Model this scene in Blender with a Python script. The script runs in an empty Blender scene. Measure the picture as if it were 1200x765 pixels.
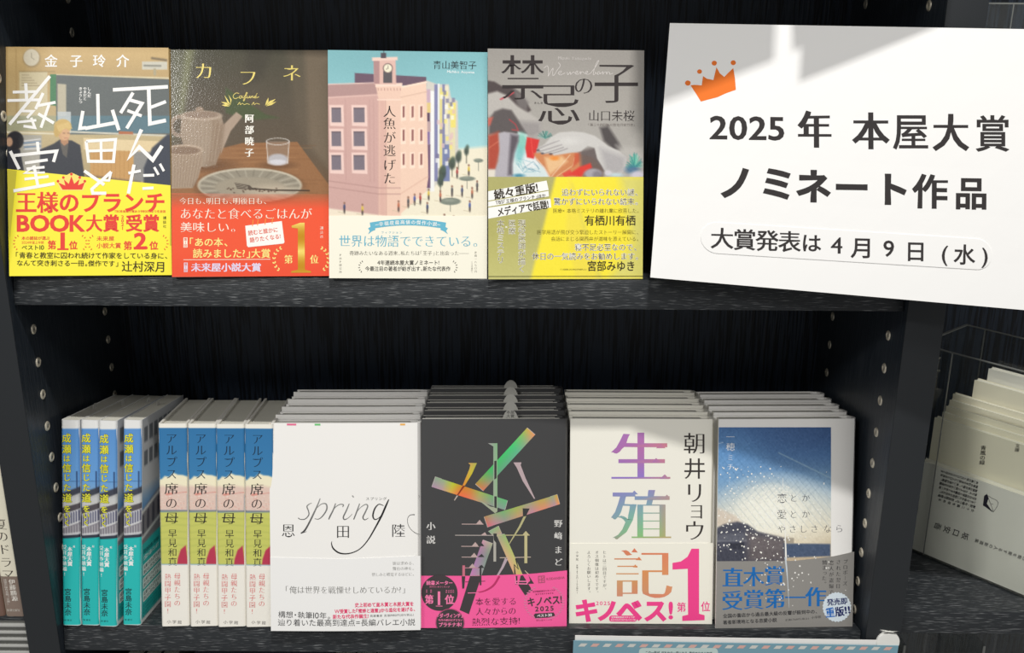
import bpy, bmesh, math, random
import numpy as np
from mathutils import Vector, Matrix
from mathutils.geometry import tessellate_polygon
random.seed(7); rng = np.random.default_rng(7)
SC = bpy.context.scene; COL = SC.collection
R_ = math.radians
# ------------------------------------------------------------------ camera
YAW, PITCH, ROLL, F = 0.000747, -0.308813, 0.007017, 1209.95
CAM = np.array([0.409932, -0.806072, 0.550121])
cy, sy, cp, sp = math.cos(YAW), math.sin(YAW), math.cos(PITCH), math.sin(PITCH)
c_f = np.array([-sy*cp, cy*cp, sp]); r0 = np.array([cy, sy, 0.]); u0 = np.cross(r0, c_f)
c_r = math.cos(ROLL)*r0+math.sin(ROLL)*u0; c_u = -math.sin(ROLL)*r0+math.cos(ROLL)*u0
cd = bpy.data.cameras.new('camera'); cam = bpy.data.objects.new('camera', cd); COL.objects.link(cam)
cd.sensor_width = 36; cd.lens = F/1200*36; cd.clip_start = .01
cam.matrix_world = Matrix([[c_r[i], c_u[i], -c_f[i], CAM[i]] for i in range(3)]+[[0, 0, 0, 1]])
SC.camera = cam
def proj(p):                      # where a point of the place shows in the 1200 x 765 photograph
    d = np.asarray(p, float)-CAM; k = d@c_f
    return (600+F*(d@c_r)/k, 382.5-F*(d@c_u)/k)
def at(u, v, axis, val):          # the point of a plane x/y/z = val seen at a photograph position
    d = c_f+(u-600)/F*c_r-(v-382.5)/F*c_u; t = (val-CAM[axis])/d[axis]
    return CAM+t*d
# ------------------------------------------------------------------ world, lights, exposure
w = bpy.data.worlds.new('world'); SC.world = w; w.use_nodes = True
w.node_tree.nodes['Background'].inputs[0].default_value = (1.0, .99, .975, 1)
w.node_tree.nodes['Background'].inputs[1].default_value = 0.35
def area(name, loc, target, sx, sz, power, color=(1, .985, .955)):
    l = bpy.data.lights.new(name, 'AREA'); l.shape = 'RECTANGLE'; l.size = sx; l.size_y = sz; l.energy = power; l.color = color
    o = bpy.data.objects.new(name, l); COL.objects.link(o); o.location = loc
    o.rotation_euler = (Vector(target)-Vector(loc)).to_track_quat('-Z', 'Y').to_euler(); return o
KEY = (.50, -.93, 2.35)
area('ceiling_light', KEY, (.42, 0, .3), .11, .07, 45)
area('ceiling_light', (-1.25, -2.7, 2.3), (.45, 0, .2), 1.0, .16, 36)
area('ceiling_light', (1.6, -2.2, 2.35), (.7, 0, .2), 1.2, .12, 16)
SC.view_settings.view_transform = 'Standard'; SC.view_settings.look = 'None'
SC.view_settings.gamma = 1; SC.view_settings.exposure = -0.07
# ------------------------------------------------------------------ helpers
def lin(c, k=.88):
    c = np.asarray(c, float)/255; return np.where(c <= .04045, c/12.92, ((c+.055)/1.055)**2.4)*k
def tag(o, label=None, cat=None, group=None, kind=None):
    if label: o['label'] = label
    if cat: o['category'] = cat
    if group: o['group'] = group
    if kind: o['kind'] = kind
    return o
def empty(name, loc=(0, 0, 0), label=None, cat=None, group=None):
    o = bpy.data.objects.new(name, None); COL.objects.link(o); o.location = loc; o.empty_display_size = .01
    return tag(o, label, cat, group)
def frame(o, org, X, D, U):
    o.matrix_world = Matrix([[X[i], D[i], U[i], org[i]] for i in range(3)]+[[0, 0, 0, 1]])
def mesh_obj(name, vs, fs, mat, parent=None, smooth=False, cols=None):
    me = bpy.data.meshes.new(name); me.from_pydata([tuple(map(float, v)) for v in vs], [], [tuple(map(int, f)) for f in fs])
    if cols is not None:
        a = me.color_attributes.new('Col', 'FLOAT_COLOR', 'POINT')
        c4 = np.ones((len(vs), 4), np.float32); c4[:, :3] = cols; a.data.foreach_set('color', c4.ravel())
    if smooth: me.polygons.foreach_set('use_smooth', [True]*len(me.polygons))
    me.materials.append(mat); me.update()
    o = bpy.data.objects.new(name, me); COL.objects.link(o); o.parent = parent
    return o
class MB:
    def __init__(s): s.v = []; s.f = []
    def box(s, a, b):
        n = len(s.v); (x0, y0, z0), (x1, y1, z1) = a, b
        s.v += [(x0, y0, z0), (x1, y0, z0), (x1, y1, z0), (x0, y1, z0), (x0, y0, z1), (x1, y0, z1), (x1, y1, z1), (x0, y1, z1)]
        s.f += [[n+i for i in q] for q in ((0, 3, 2, 1), (4, 5, 6, 7), (0, 1, 5, 4), (1, 2, 6, 5), (2, 3, 7, 6), (3, 0, 4, 7))]; return s
    def prism(s, prof, z0, z1, axis=2):      # closed outline (a,b) extruded along an axis
        n = len(s.v); m = len(prof)
        for z in (z0, z1):
            for a, b in prof: s.v.append((a, b, z) if axis == 2 else (z, a, b) if axis == 0 else (a, z, b))
        for i in range(m): j = (i+1) % m; s.f.append([n+i, n+j, n+m+j, n+m+i])
        tri = tessellate_polygon([[Vector((a, b, 0)) for a, b in prof]])
        for t in tri: s.f.append([n+k for k in t][::-1]); s.f.append([n+m+k for k in t])
        return s
    def build(s, name, mat, parent=None, bevel=0, smooth=False):
        o = mesh_obj(name, s.v, s.f, mat, parent)
        bm = bmesh.new(); bm.from_mesh(o.data); bmesh.ops.recalc_face_normals(bm, faces=bm.faces)
        if bevel: bmesh.ops.bevel(bm, geom=bm.edges[:], offset=bevel, segments=2, affect='EDGES', profile=.6)
        bm.to_mesh(o.data); bm.free()
        if smooth or bevel:
            o.data.polygons.foreach_set('use_smooth', [True]*len(o.data.polygons))
            if hasattr(o.data, 'set_sharp_from_angle'): o.data.set_sharp_from_angle(angle=R_(35))
        return o
def box(name, a, b, mat, parent=None, bevel=0): return MB().box(a, b).build(name, mat, parent, bevel)
# ------------------------------------------------------------------ materials
def new_mat(name):
    m = bpy.data.materials.new(name); m.use_nodes = True; nt = m.node_tree
    return m, nt, nt.nodes['Principled BSDF']
def plain(name, c, rough=.5, metal=0, k=.88, bump=0, bscale=300, spec=.5):
    m, nt, b = new_mat(name); b.inputs['Base Color'].default_value = (*lin(c, k), 1)
    b.inputs['Roughness'].default_value = rough; b.inputs['Metallic'].default_value = metal
    b.inputs['Specular IOR Level'].default_value = spec
    if bump:
        t = nt.nodes.new('ShaderNodeTexCoord'); n = nt.nodes.new('ShaderNodeTexNoise'); n.inputs['Scale'].default_value = bscale; n.inputs['Detail'].default_value = 3
        bp = nt.nodes.new('ShaderNodeBump'); bp.inputs['Strength'].default_value = bump; bp.inputs['Distance'].default_value = .0006
        nt.links.new(t.outputs['Object'], n.inputs['Vector']); nt.links.new(n.outputs[0], bp.inputs['Height']); nt.links.new(bp.outputs[0], b.inputs['Normal'])
    return m
def printed(name, rough=.45, bump=0, bscale=900, spec=.5, metal=0):
    m, nt, b = new_mat(name); a = nt.nodes.new('ShaderNodeAttribute'); a.attribute_name = 'Col'
    nt.links.new(a.outputs['Color'], b.inputs['Base Color']); b.inputs['Roughness'].default_value = rough
    b.inputs['Specular IOR Level'].default_value = spec; b.inputs['Metallic'].default_value = metal
    if bump:
        t = nt.nodes.new('ShaderNodeTexCoord'); n = nt.nodes.new('ShaderNodeTexNoise'); n.inputs['Scale'].default_value = bscale; n.inputs['Detail'].default_value = 2
        bp = nt.nodes.new('ShaderNodeBump'); bp.inputs['Strength'].default_value = bump; bp.inputs['Distance'].default_value = .0005
        nt.links.new(t.outputs['Object'], n.inputs['Vector']); nt.links.new(n.outputs[0], bp.inputs['Height']); nt.links.new(bp.outputs[0], b.inputs['Normal'])
    return m
def black_wood(name, sc, base, pore, bump=.6, rough=.42, thr=.62):
    # black laminate with an embossed open-pore grain; sc stretches the grain along one axis
    m, nt, b = new_mat(name); N = nt.nodes; L = nt.links
    t = N.new('ShaderNodeTexCoord'); mp = N.new('ShaderNodeMapping'); mp.inputs['Scale'].default_value = sc
    n = N.new('ShaderNodeTexNoise'); n.inputs['Scale'].default_value = 1; n.inputs['Detail'].default_value = 2; n.inputs['Roughness'].default_value = .5; n.inputs['Distortion'].default_value = .05
    L.new(t.outputs['Object'], mp.inputs[0]); L.new(mp.outputs[0], n.inputs['Vector'])
    r = N.new('ShaderNodeMapRange'); r.inputs['From Min'].default_value = thr-.05; r.inputs['From Max'].default_value = thr+.07
    L.new(n.outputs[0], r.inputs['Value'])
    mx = N.new('ShaderNodeMix'); mx.data_type = 'RGBA'; mx.inputs[6].default_value = (*lin(base, 1), 1); mx.inputs[7].default_value = (*lin(pore, 1), 1)
    L.new(r.outputs[0], mx.inputs['Factor']); L.new(mx.outputs[2], b.inputs['Base Color'])
    bp = N.new('ShaderNodeBump'); bp.inputs['Strength'].default_value = bump; bp.inputs['Distance'].default_value = .0006
    L.new(n.outputs[0], bp.inputs['Height']); L.new(bp.outputs[0], b.inputs['Normal'])
    b.inputs['Roughness'].default_value = rough; b.inputs['Specular IOR Level'].default_value = .35
    return m
M_EDGE = plain('matte_black_edging', (41, 44, 47), .55, bump=.25, bscale=1500, spec=.3)
M_SHELF = black_wood('black_oak_shelf', (75, 1500, 1500), (38, 41, 44), (116, 118, 119), .5, thr=.63)
M_SIDE = black_wood('black_oak_side', (500, 500, 26), (33, 39, 46), (46, 51, 57), .7, thr=.55)
M_BACK = black_wood('black_oak_back', (420, 400, 16), (38, 47, 60), (16, 20, 26), .9, thr=.52)
M_STEEL = plain('nickel_socket', (206, 198, 180), .42, .55, 1)
M_HOLE = plain('socket_hole', (12, 11, 10), .8)
M_PAGE = plain('page_paper', (222, 219, 205), .8, bump=.3, bscale=2500)
M_WHITE = plain('white_coated_paper', (246, 244, 240), .4)
M_CREAM = plain('cream_paper', (245, 242, 230), .5)
M_BLACKJ = plain('black_jacket', (62, 62, 63), .45)
M_PRINT = printed('printed_paper', .42)
M_GLOSS = printed('glossy_printed_paper', .13, .12, 700)
M_MATTE = printed('matte_print', .7, spec=.3)
M_FOIL = printed('foil_print', .3, metal=.15)
def m_acrylic():       # thin clear sheet: see-through with a Fresnel gloss
    m = bpy.data.materials.new('clear_acrylic'); m.use_nodes = True; nt = m.node_tree; nt.nodes.remove(nt.nodes['Principled BSDF'])
    t = nt.nodes.new('ShaderNodeBsdfTransparent'); t.inputs[0].default_value = (.95, .96, .95, 1); g = nt.nodes.new('ShaderNodeBsdfGlossy'); g.inputs['Roughness'].default_value = .05
    w_ = nt.nodes.new('ShaderNodeLayerWeight'); w_.inputs[0].default_value = .12; f = nt.nodes.new('ShaderNodeMath'); f.operation = 'MULTIPLY_ADD'; f.inputs[1].default_value = .4; f.inputs[2].default_value = .03; nt.links.new(w_.outputs['Facing'], f.inputs[0]); x = nt.nodes.new('ShaderNodeMixShader')
    nt.links.new(f.outputs[0], x.inputs[0]); nt.links.new(t.outputs[0], x.inputs[1]); nt.links.new(g.outputs[0], x.inputs[2]); nt.links.new(x.outputs[0], nt.nodes['Material Output'].inputs[0]); return m
M_ACR = m_acrylic()
M_RIM = plain('acrylic_cut_edge', (118, 120, 116), .3)
# ------------------------------------------------------------------ lettering
_fc = bpy.data.curves.new('type_source', 'FONT'); _fc.resolution_u = 3
_fo = bpy.data.objects.new('type_source', _fc); COL.objects.link(_fo)
_g = {}
SMALLK = 'ぁぃぅぇぉっゃゅょァィゥェォッャュョ'
def glyph(ch):
    if ch in _g: return _g[ch]
    _fc.body = ch; _fo.update_tag(); dg = bpy.context.evaluated_depsgraph_get(); dg.update()
    me = bpy.data.meshes.new_from_object(_fo.evaluated_get(dg))
    v = np.array([x.co[:2] for x in me.vertices]).reshape(-1, 2) if len(me.vertices) else np.zeros((0, 2))
    fs = [tuple(p.vertices) for p in me.polygons]
    nrm = np.zeros_like(v)
    if len(v):
        # merge doubles-free boundary: edges used by one face only
        cnt = {}
        for f in fs:
            a2 = sum(v[f[i]][0]*v[f[(i+1) % len(f)]][1]-v[f[(i+1) % len(f)]][0]*v[f[i]][1] for i in range(len(f)))
            g = f if a2 > 0 else f[::-1]
            for i in range(len(g)): cnt.setdefault(frozenset((g[i], g[(i+1) % len(g)])), []).append((g[i], g[(i+1) % len(g)]))
        for k, e in cnt.items():
            if len(e) == 1:
                a, b = e[0]; d = v[b]-v[a]; L = math.hypot(*d)
                if L > 1e-9: n = np.array([d[1], -d[0]])/L; nrm[a] += n; nrm[b] += n
        L = np.linalg.norm(nrm, axis=1, keepdims=True); nrm = nrm/np.maximum(L, 1e-6)*np.minimum(1.25, 2/np.maximum(L, .8))
    bpy.data.meshes.remove(me)
    _g[ch] = (v, fs, nrm); return _g[ch]
WT = {'S': (.044, .038), 'g': (0, 0), 't': (-.012, -.012), 'G': (.018, .014), 'B': (.034, .026), 'm': (.004, -.022), 'M': (.034, -.008), 'mt': (-.012, -.024)}
# ------------------------------------------------------------------ print on a sheet
def homog(src, dst):
    A = []
    for (x, y), (u, v) in zip(src, dst):
        A.append([x, y, 1, 0, 0, 0, -u*x, -u*y, -u]); A.append([0, 0, 0, x, y, 1, -v*x, -v*y, -v])
    return np.linalg.svd(np.array(A))[2][-1].reshape(3, 3)
class Sheet:
    """a flat or gently bowed printed face: org + u*X + v*Z in the local axes of its thing"""
    def __init__(s, M, w, h, surf=None, outline=None):
        s.w, s.h = w, h; s.surf = surf or (lambda u, v, d: np.stack([u, -d+0*u, v], -1))
        c = s.surf(np.array([0, w, 0, w]), np.array([h, h, 0, 0]), np.zeros(4))
        px = [proj(np.array(M@Vector(p))) for p in c]
        s.H = homog(px, [(0, h), (w, h), (0, 0), (w, 0)])
    def uv(s, p):
        p = np.asarray(p, float).reshape(-1, 2); q = np.c_[p, np.ones(len(p))]@s.H.T; return q[:, :2]/q[:, 2:]
class Art:
    def __init__(s, sheet, vmin=None, vmax=None):
        s.sh = sheet; s.V = []; s.F = []; s.C = []; s.n = 0; s.k = 0; s.o = (0, 0, 1); s.lay = 1; s.vr = (0 if vmin is None else vmin, sheet.h if vmax is None else vmax)
    def fr(s, ox, oy, sc): s.o = (ox, oy, sc); return s
    def T(s, p): p = np.asarray(p, float).reshape(-1, 2); return np.array([s.o[0], s.o[1]])+p/s.o[2]
    def add(s, px, faces, col, lay=None):
        uv = s.sh.uv(px); u = np.clip(uv[:, 0], 0, s.sh.w); v = np.clip(uv[:, 1], *s.vr)
        lay = s.lay if lay is None else lay
        s.k = (s.k+1) % 24; P = s.sh.surf(u, v, np.full(len(u), lay*5e-5+s.k*1.7e-6))
        if callable(col): c = np.array([lin(col(*q)) for q in px])
        else: c = np.tile(lin(col), (len(px), 1)) if np.ndim(col) == 1 else np.asarray(col)
        s.V.append(P); s.C.append(c); s.F += [[i+s.n for i in f] for f in faces]; s.n += len(P)
    def poly(s, pts, col, lay=None):
        p = s.T(pts); tri = tessellate_polygon([[Vector((x, y, 0)) for x, y in p]]); s.add(p, tri, col, lay)
    def grid(s, p, n, m, col, lay=None):      # quad TL TR BR BL
        p = s.T(p); a, b = np.meshgrid(np.linspace(0, 1, n+1), np.linspace(0, 1, m+1)); a = a.ravel()[:, None]; b = b.ravel()[:, None]
        q = (1-a)*(1-b)*p[0]+a*(1-b)*p[1]+a*b*p[2]+(1-a)*b*p[3]
        s.add(q, [[j*(n+1)+i, j*(n+1)+i+1, (j+1)*(n+1)+i+1, (j+1)*(n+1)+i] for j in range(m) for i in range(n)], col, lay)
    def rect(s, x0, y0, x1, y1, col, lay=None, n=10): s.grid([(x0, y0), (x1, y0), (x1, y1), (x0, y1)], n, max(1, n//2), col, lay)
    def ell(s, cx, cy, rx, ry, col, lay=None, n=28, zig=0):
        s.poly([(cx+rx*(1-zig*(i % 2))*math.cos(2*math.pi*i/n), cy+ry*(1-zig*(i % 2))*math.sin(2*math.pi*i/n)) for i in range(n)], col, lay)
    def ring(s, cx, cy, rx, ry, wd, col, lay=None, n=28, a0=0, a1=360):
        s.line([(cx+rx*math.cos(R_(a0+(a1-a0)*i/n)), cy+ry*math.sin(R_(a0+(a1-a0)*i/n))) for i in range(n+1)], wd, col, lay)
    def rrect(s, x0, y0, x1, y1, r, col, lay=None, shear=0):
        P = []
        for cx, cy, a in ((x1-r, y0+r, -90), (x1-r, y1-r, 0), (x0+r, y1-r, 90), (x0+r, y0+r, 180)):
            for k in range(5): P.append((cx+r*math.cos(R_(a+22.5*k)), cy+r*math.sin(R_(a+22.5*k))))
        P = [(x, y+shear*(x-x0)) for x, y in P]; s.poly(P, col, lay)
    def line(s, pts, wd, col, lay=None, smooth=0):
        p = np.asarray(pts, float)
        wd = np.interp(np.linspace(0, 1, len(p)), np.linspace(0, 1, len(np.atleast_1d(wd))), np.atleast_1d(wd))
        if smooth:
            t = np.linspace(0, len(p)-1, (len(p)-1)*smooth+1); q = []
            for x in t:
                i = min(int(x), len(p)-2); f = x-i; a, b = p[i], p[i+1]; z = p[max(i-1, 0)]; e = p[min(i+2, len(p)-1)]
                q.append(.5*((2*a)+(b-z)*f+(2*z-5*a+4*b-e)*f*f+(3*a-z-3*b+e)*f**3))
            wd = np.interp(t, np.arange(len(p)), wd); p = np.array(q)
        d = np.gradient(p, axis=0); L = np.maximum(np.linalg.norm(d, axis=1, keepdims=True), 1e-6); n = np.c_[-d[:, 1:], d[:, :1]]/L
        if len(p) > 2:   # mitre
            seg = np.diff(p, axis=0); seg = seg/np.maximum(np.linalg.norm(seg, axis=1, keepdims=True), 1e-6); sn = np.c_[-seg[:, 1:], seg[:, :1]]
            n[0] = sn[0]; n[-1] = sn[-1]
            for i in range(1, len(p)-1):
                m = sn[i-1]+sn[i]; l = np.linalg.norm(m)
                if l > .3: m = m/l; n[i] = m/max(.45, m@sn[i])
        k = len(p); V = np.r_[p+n*wd[:, None]/2, p-n*wd[:, None]/2]
        s.add(s.T(V), [[i, i+1, k+i+1, k+i] for i in range(k-1)], col, lay)
    def text(s, t, x0, y0, x1, y1, size, col, wt='g', v=False, lay=None, halo=None, sx=None, tight=.86):
        if halo: s.text(t, x0, y0, x1, y1, size, halo[0], {'g': 'B', 'm': 'B', 'G': 'BB', 'M': 'BB', 'B': 'BB'}.get(wt, 'B'), v, (s.lay if lay is None else lay), sx=sx); lay = (s.lay if lay is None else lay)+1
        wx, wy = WT.get(wt, (.055, .045))
        a, b = s.T([(x0, y0)])[0], s.T([(x1, y1)])[0]; size = size/s.o[2]/tight
        L = np.linalg.norm(b-a); d = (b-a)/L
        adv = []
        for ch in t:
            if ch == ' ': adv.append(.45); continue
            if ord(ch) < 128 and not v: g = glyph(ch)[0]; adv.append((g[:, 0].max()-g[:, 0].min()+.1)*1.14 if len(g) else .3)
            else: adv.append(.55 if ch in '、。・「」『』（）' and not v else 1.)
        tot = sum(adv); pit = L/tot
        if v: r, u = np.array([d[1], -d[0]]), -d
        else: r, u = d, np.array([d[1], -d[0]])
        pos = 0
        for ch, ad in zip(t, adv):
            c = a+d*(pos+ad/2)*pit; pos += ad
            if ch == ' ': continue
            g, fs, nr = glyph(ch)
            if not len(g): continue
            asc = 1.16 if ch.isalnum() and ord(ch) < 128 else 1.
            q = (g+nr*np.array([wx, wy])*(.7 if ord(ch) < 128 else 1))
            if ord(ch) < 128: q = q-np.array([(g[:, 0].max()+g[:, 0].min())/2, .34])
            elif ad < 1: q = q-np.array([(g[:, 0].max()+g[:, 0].min())/2, .38])
            else: q = q-np.array([.5, .38])
            if v:
                if ch in 'ー「」（）…―〜=-': q = np.c_[q[:, 1], -q[:, 0]]
                elif ch in '、。': q = q+np.array([.55, .5])
                elif ch in SMALLK: q = q+np.array([.1, .08])
                ky = min(1, pit/size*1.0); kx = 1 if sx is None else sx; 
            else: kx = min(1.15, pit/size) if sx is None else sx; ky = 1
            P = c+np.outer(q[:, 0]*size*kx*asc, r)+np.outer(q[:, 1]*size*ky*asc, u)
            s.add(P, fs, col, lay)
    def laurel(s, cx, cy, r, side, col, wd=1.2, n=5, lay=None, leaf=3.2):
        for i in range(n):
            a = R_(115+i*130/(n-1)) if side < 0 else R_(65-i*130/(n-1))
            x, y = cx+r*.8*math.cos(a), cy+r*math.sin(a)
            for sg in (-.6, .6):
                b = a-side*1.57+sg*1.1
                tx, ty = x+leaf*math.cos(b), y+leaf*math.sin(b)
                nx, ny = -(ty-y)*.28, (tx-x)*.28
                s.poly([(x, y), ((x+tx)/2+nx, (y+ty)/2+ny), (tx, ty), ((x+tx)/2-nx, (y+ty)/2-ny)], col, lay)
    def canvas(s, x0, y0, x1, y1, nx, ny, paint, lay=2):    # a soft picture: colour per vertex of a fine grid
        xs = np.linspace(x0, x1, nx); ys = np.linspace(y0, y1, ny); X, Y = np.meshgrid(xs, ys)
        cv = Canvas(X, Y); paint(cv); c = lin(np.clip(cv.c, 0, 255)).reshape(-1, 3)
        px = s.T(np.c_[X.ravel(), Y.ravel()])
        s.add(px, [[j*nx+i, j*nx+i+1, (j+1)*nx+i+1, (j+1)*nx+i] for j in range(ny-1) for i in range(nx-1)], c, lay)
    def build(s, name, mat, parent):
        return mesh_obj(name, np.concatenate(s.V), s.F, mat, parent, cols=np.concatenate(s.C))
class Canvas:
    def __init__(s, X, Y): s.X, s.Y = X, Y; s.c = np.zeros(X.shape+(3,)); s.px = abs(X[0, 1]-X[0, 0])
    def mixc(s, a, col):
        col = np.asarray(col, float); s.c = s.c*(1-a[..., None])+col*a[..., None]
    def fill(s, c): s.c[:] = c
    def vg(s, stops):
        ys, cs = zip(*stops); s.c = np.stack([np.interp(s.Y, ys, [c[k] for c in cs]) for k in range(3)], -1)
    def poly(s, pts, col, a=1., blur=0):
        P = np.asarray(pts, float); d = np.full(s.X.shape, 1e9); ins = np.zeros(s.X.shape, bool)
        for i in range(len(P)):
            p, q = P[i], P[(i+1) % len(P)]; e = q-p; L = e@e+1e-9
            t = np.clip(((s.X-p[0])*e[0]+(s.Y-p[1])*e[1])/L, 0, 1)
            d = np.minimum(d, np.hypot(s.X-p[0]-t*e[0], s.Y-p[1]-t*e[1]))
            c = (p[1] > s.Y) != (q[1] > s.Y)
            with np.errstate(all='ignore'): ins ^= c & (s.X < (q[0]-p[0])*(s.Y-p[1])/(q[1]-p[1]+1e-12)+p[0])
        sd = np.where(ins, -d, d); b = max(blur, s.px*.5); s.mixc(np.clip(.5-sd/(2*b), 0, 1)*a, col)
    def ell(s, cx, cy, rx, ry, col, a=1., blur=0, rot=0):
        x, y = s.X-cx, s.Y-cy; c, n = math.cos(R_(rot)), math.sin(R_(rot)); x, y = x*c+y*n, -x*n+y*c
        d = (np.hypot(x/rx, y/ry)-1)*min(rx, ry); b = max(blur, s.px*.5); s.mixc(np.clip(.5-d/(2*b), 0, 1)*a, col)
    def glow(s, cx, cy, r, col, a=1., ry=None, p=1.):
        d = np.hypot((s.X-cx)/r, (s.Y-cy)/(ry or r)); s.mixc(np.clip(1-d, 0, 1)**p*a, col)
    def line(s, pts, wd, col, a=1., blur=0):
        d = np.full(s.X.shape, 1e9); P = np.asarray(pts, float)
        for p, q in zip(P[:-1], P[1:]):
            e = q-p; t = np.clip(((s.X-p[0])*e[0]+(s.Y-p[1])*e[1])/(e@e+1e-9), 0, 1); d = np.minimum(d, np.hypot(s.X-p[0]-t*e[0], s.Y-p[1]-t*e[1]))
        b = max(blur, s.px*.5); s.mixc(np.clip(.5-(d-wd/2)/(2*b), 0, 1)*a, col)
    def noise(s, amp, k=1):
        n = rng.normal(0, 1, ((s.X.shape[0]//k)+2, (s.X.shape[1]//k)+2)); n = np.kron(n, np.ones((k, k)))[:s.X.shape[0], :s.X.shape[1]]
        s.c += n[..., None]*amp

def local_sheet(w, h, surf=None):        # millimetres from the top left corner of the face
    s = Sheet.__new__(Sheet); s.w, s.h = w, h; s.surf = surf or (lambda u, v, d: np.stack([u, -d+0*u, v], -1))
    s.H = np.array([[.001, 0, 0], [0, -.001, h], [0, 0, 1.]]); return s
# ------------------------------------------------------------------ the bookcase
W, ZS, STH, S0 = .731161, .3061, .024343, .010521
TL, TR, DEP = .028523, .030999, .226
TILT = R_(11)
case = empty('bookcase', (0, 0, 0), 'black wood-grain display bookcase with sloping shelves and rows of nickel pin sockets', 'bookcase')
Z0, Z1 = -.30, .80
def socket_mesh(sx):                       # nickel sleeve in the panel face, its mouth towards +x*sx
    n = 14; v = []; f = []
    for r, d in ((.0045, 0), (.0041, .0007), (.0025, .0013), (.0021, -.0012)):
        v += [(sx*d, r*math.cos(2*math.pi*i/n), r*math.sin(2*math.pi*i/n)) for i in range(n)]
    for k in range(3): f += [(k*n+i, k*n+(i+1) % n, (k+1)*n+(i+1) % n, (k+1)*n+i) for i in range(n)]
    f.append(tuple(3*n+i for i in range(n)))
    me = bpy.data.meshes.new('pin_socket'); me.from_pydata(v, [], f); me.materials.append(M_STEEL); me.materials.append(M_HOLE)
    me.polygons[-1].material_index = 1
    for p in me.polygons: p.use_smooth = True
    bm = bmesh.new(); bm.from_mesh(me); bmesh.ops.recalc_face_normals(bm, faces=bm.faces)
    if bm.faces[0].normal.x*sx < 0: pass
    bm.to_mesh(me); bm.free(); return me
def panel(x0, x1, sides):
    p = box('side_panel', (x0, 0, Z0), (x1, DEP, Z1), M_SIDE, case)
    e = box('edge_band', (x0, -.0012, Z0), (x1, 0.0002, Z1), M_EDGE, p, bevel=.0005)
    for xf, sx in sides:
        me = socket_mesh(sx)
        for k in range(-12, 12):
            for yy in (.033591, .185516):
                z = .276759-k*.029915
                if Z0+.01 < z < Z1-.01 and -.06 < z < .62:
                    o = bpy.data.objects.new('pin_socket', me); COL.objects.link(o); o.parent = p; o.location = (xf, yy, z)
    return p
panel(-TL, 0, [(0, 1)]); panel(W, W+TR, [(W, -1)]); panel(W+TR+.4505, W+TR+.4805, []); panel(-.3205, -.2905, [])
box('back_panel', (-.3205, DEP, Z0), (W+TR+.4805, DEP+.012, Z1), M_BACK, case)
def shelf_axes(z): return (np.array([0, S0, z]), np.array([1., 0, 0]), np.array([0, math.cos(TILT), -math.sin(TILT)]), np.array([0, math.sin(TILT), math.cos(TILT)]))
for z in (0., ZS+STH, 2*(ZS+STH)-.02):
    o = box('shelf', (.0006, 0, -STH), (W-.0006, .196, 0), M_SHELF, case, bevel=.0007); frame(o, *shelf_axes(z))
box('shelf', (W+TR+.0005, S0, -.0026), (W+TR+.45, DEP-.001, .0207), M_SHELF, case, bevel=.0007)
box('shelf', (W+TR+.0005, S0, .46), (W+TR+.45, DEP-.001, .4835), M_SHELF, case, bevel=.0007)
box('shelf', (-.29, S0, .0040), (-TL-.0005, DEP-.001, .0075), M_SHELF, case, bevel=.0005)
box('shelf', (-.29, S0, -.275), (W+TR+.45, DEP-.001, -.255), M_SHELF, case, bevel=.0005)
# ribbed pale price rail that hangs under the left-hand shelf edge
M_RIB = plain('grey_rail_plastic', (176, 176, 172), .5); M_GRV = plain('rail_groove', (112, 112, 108), .6)
rail = box('price_rail', (-.29, .012, -.08), (-TL-.001, .018, .0038), M_GRV, case)
for i in range(11):
    z = .0005-i*.0072; box('rib', (-.29, .0085, z-.0023), (-TL-.001, .0125, z), M_RIB, rail, bevel=.0006)
# ------------------------------------------------------------------ books
BK = {'spring': (.1930, -.0101, .1352, .1890, 4.18, 1.18, .31), 'b6': (.3282, -.0011, .1335, .1921, 3.67, 2.89, -.04), 'b7': (.4641, .0121, .1322, .1911, 3.06, -.45, .27), 'b8': (.5982, .0030, .1275, .1934, 3.05, 2.6, .12),
      't1': (.0021, -.0089, .1294, .1845, 5.34, 3.35, .55), 't2': (.1328, -.0057, .1272, .1852, 7.21, 2.66, .59), 't3': (.2606, -.0059, .1281, .1826, 3.06, 2.91, .0), 't4': (.3899, -.0059, .1266, .1845, 2.89, 3.90, .29)}
def stand(zt, x0, d0, th, al, roll):
    O, X, D, N = shelf_axes(zt); th, al, roll = R_(th), R_(al), R_(roll)
    X1 = math.cos(al)*X+math.sin(al)*D; D1 = -math.sin(al)*X+math.cos(al)*D
    U = N*math.cos(th)+D1*math.sin(th); D2 = D1*math.cos(th)-N*math.sin(th)
    Xr = X1*math.cos(roll)+U*math.sin(roll); U = U*math.cos(roll)-X1*math.sin(roll)
    return O+X*x0+D*d0, Xr, D2, U
def mw(ax): org, X, D, U = ax; return Matrix([[X[i], D[i], U[i], org[i]] for i in range(3)]+[[0, 0, 0, 1]])
def bow_surf(w, b):
    return lambda u, v, d: np.stack([u, -d-b*np.sin(np.pi*np.clip(u/w, 0, 1)), v], -1)
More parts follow.
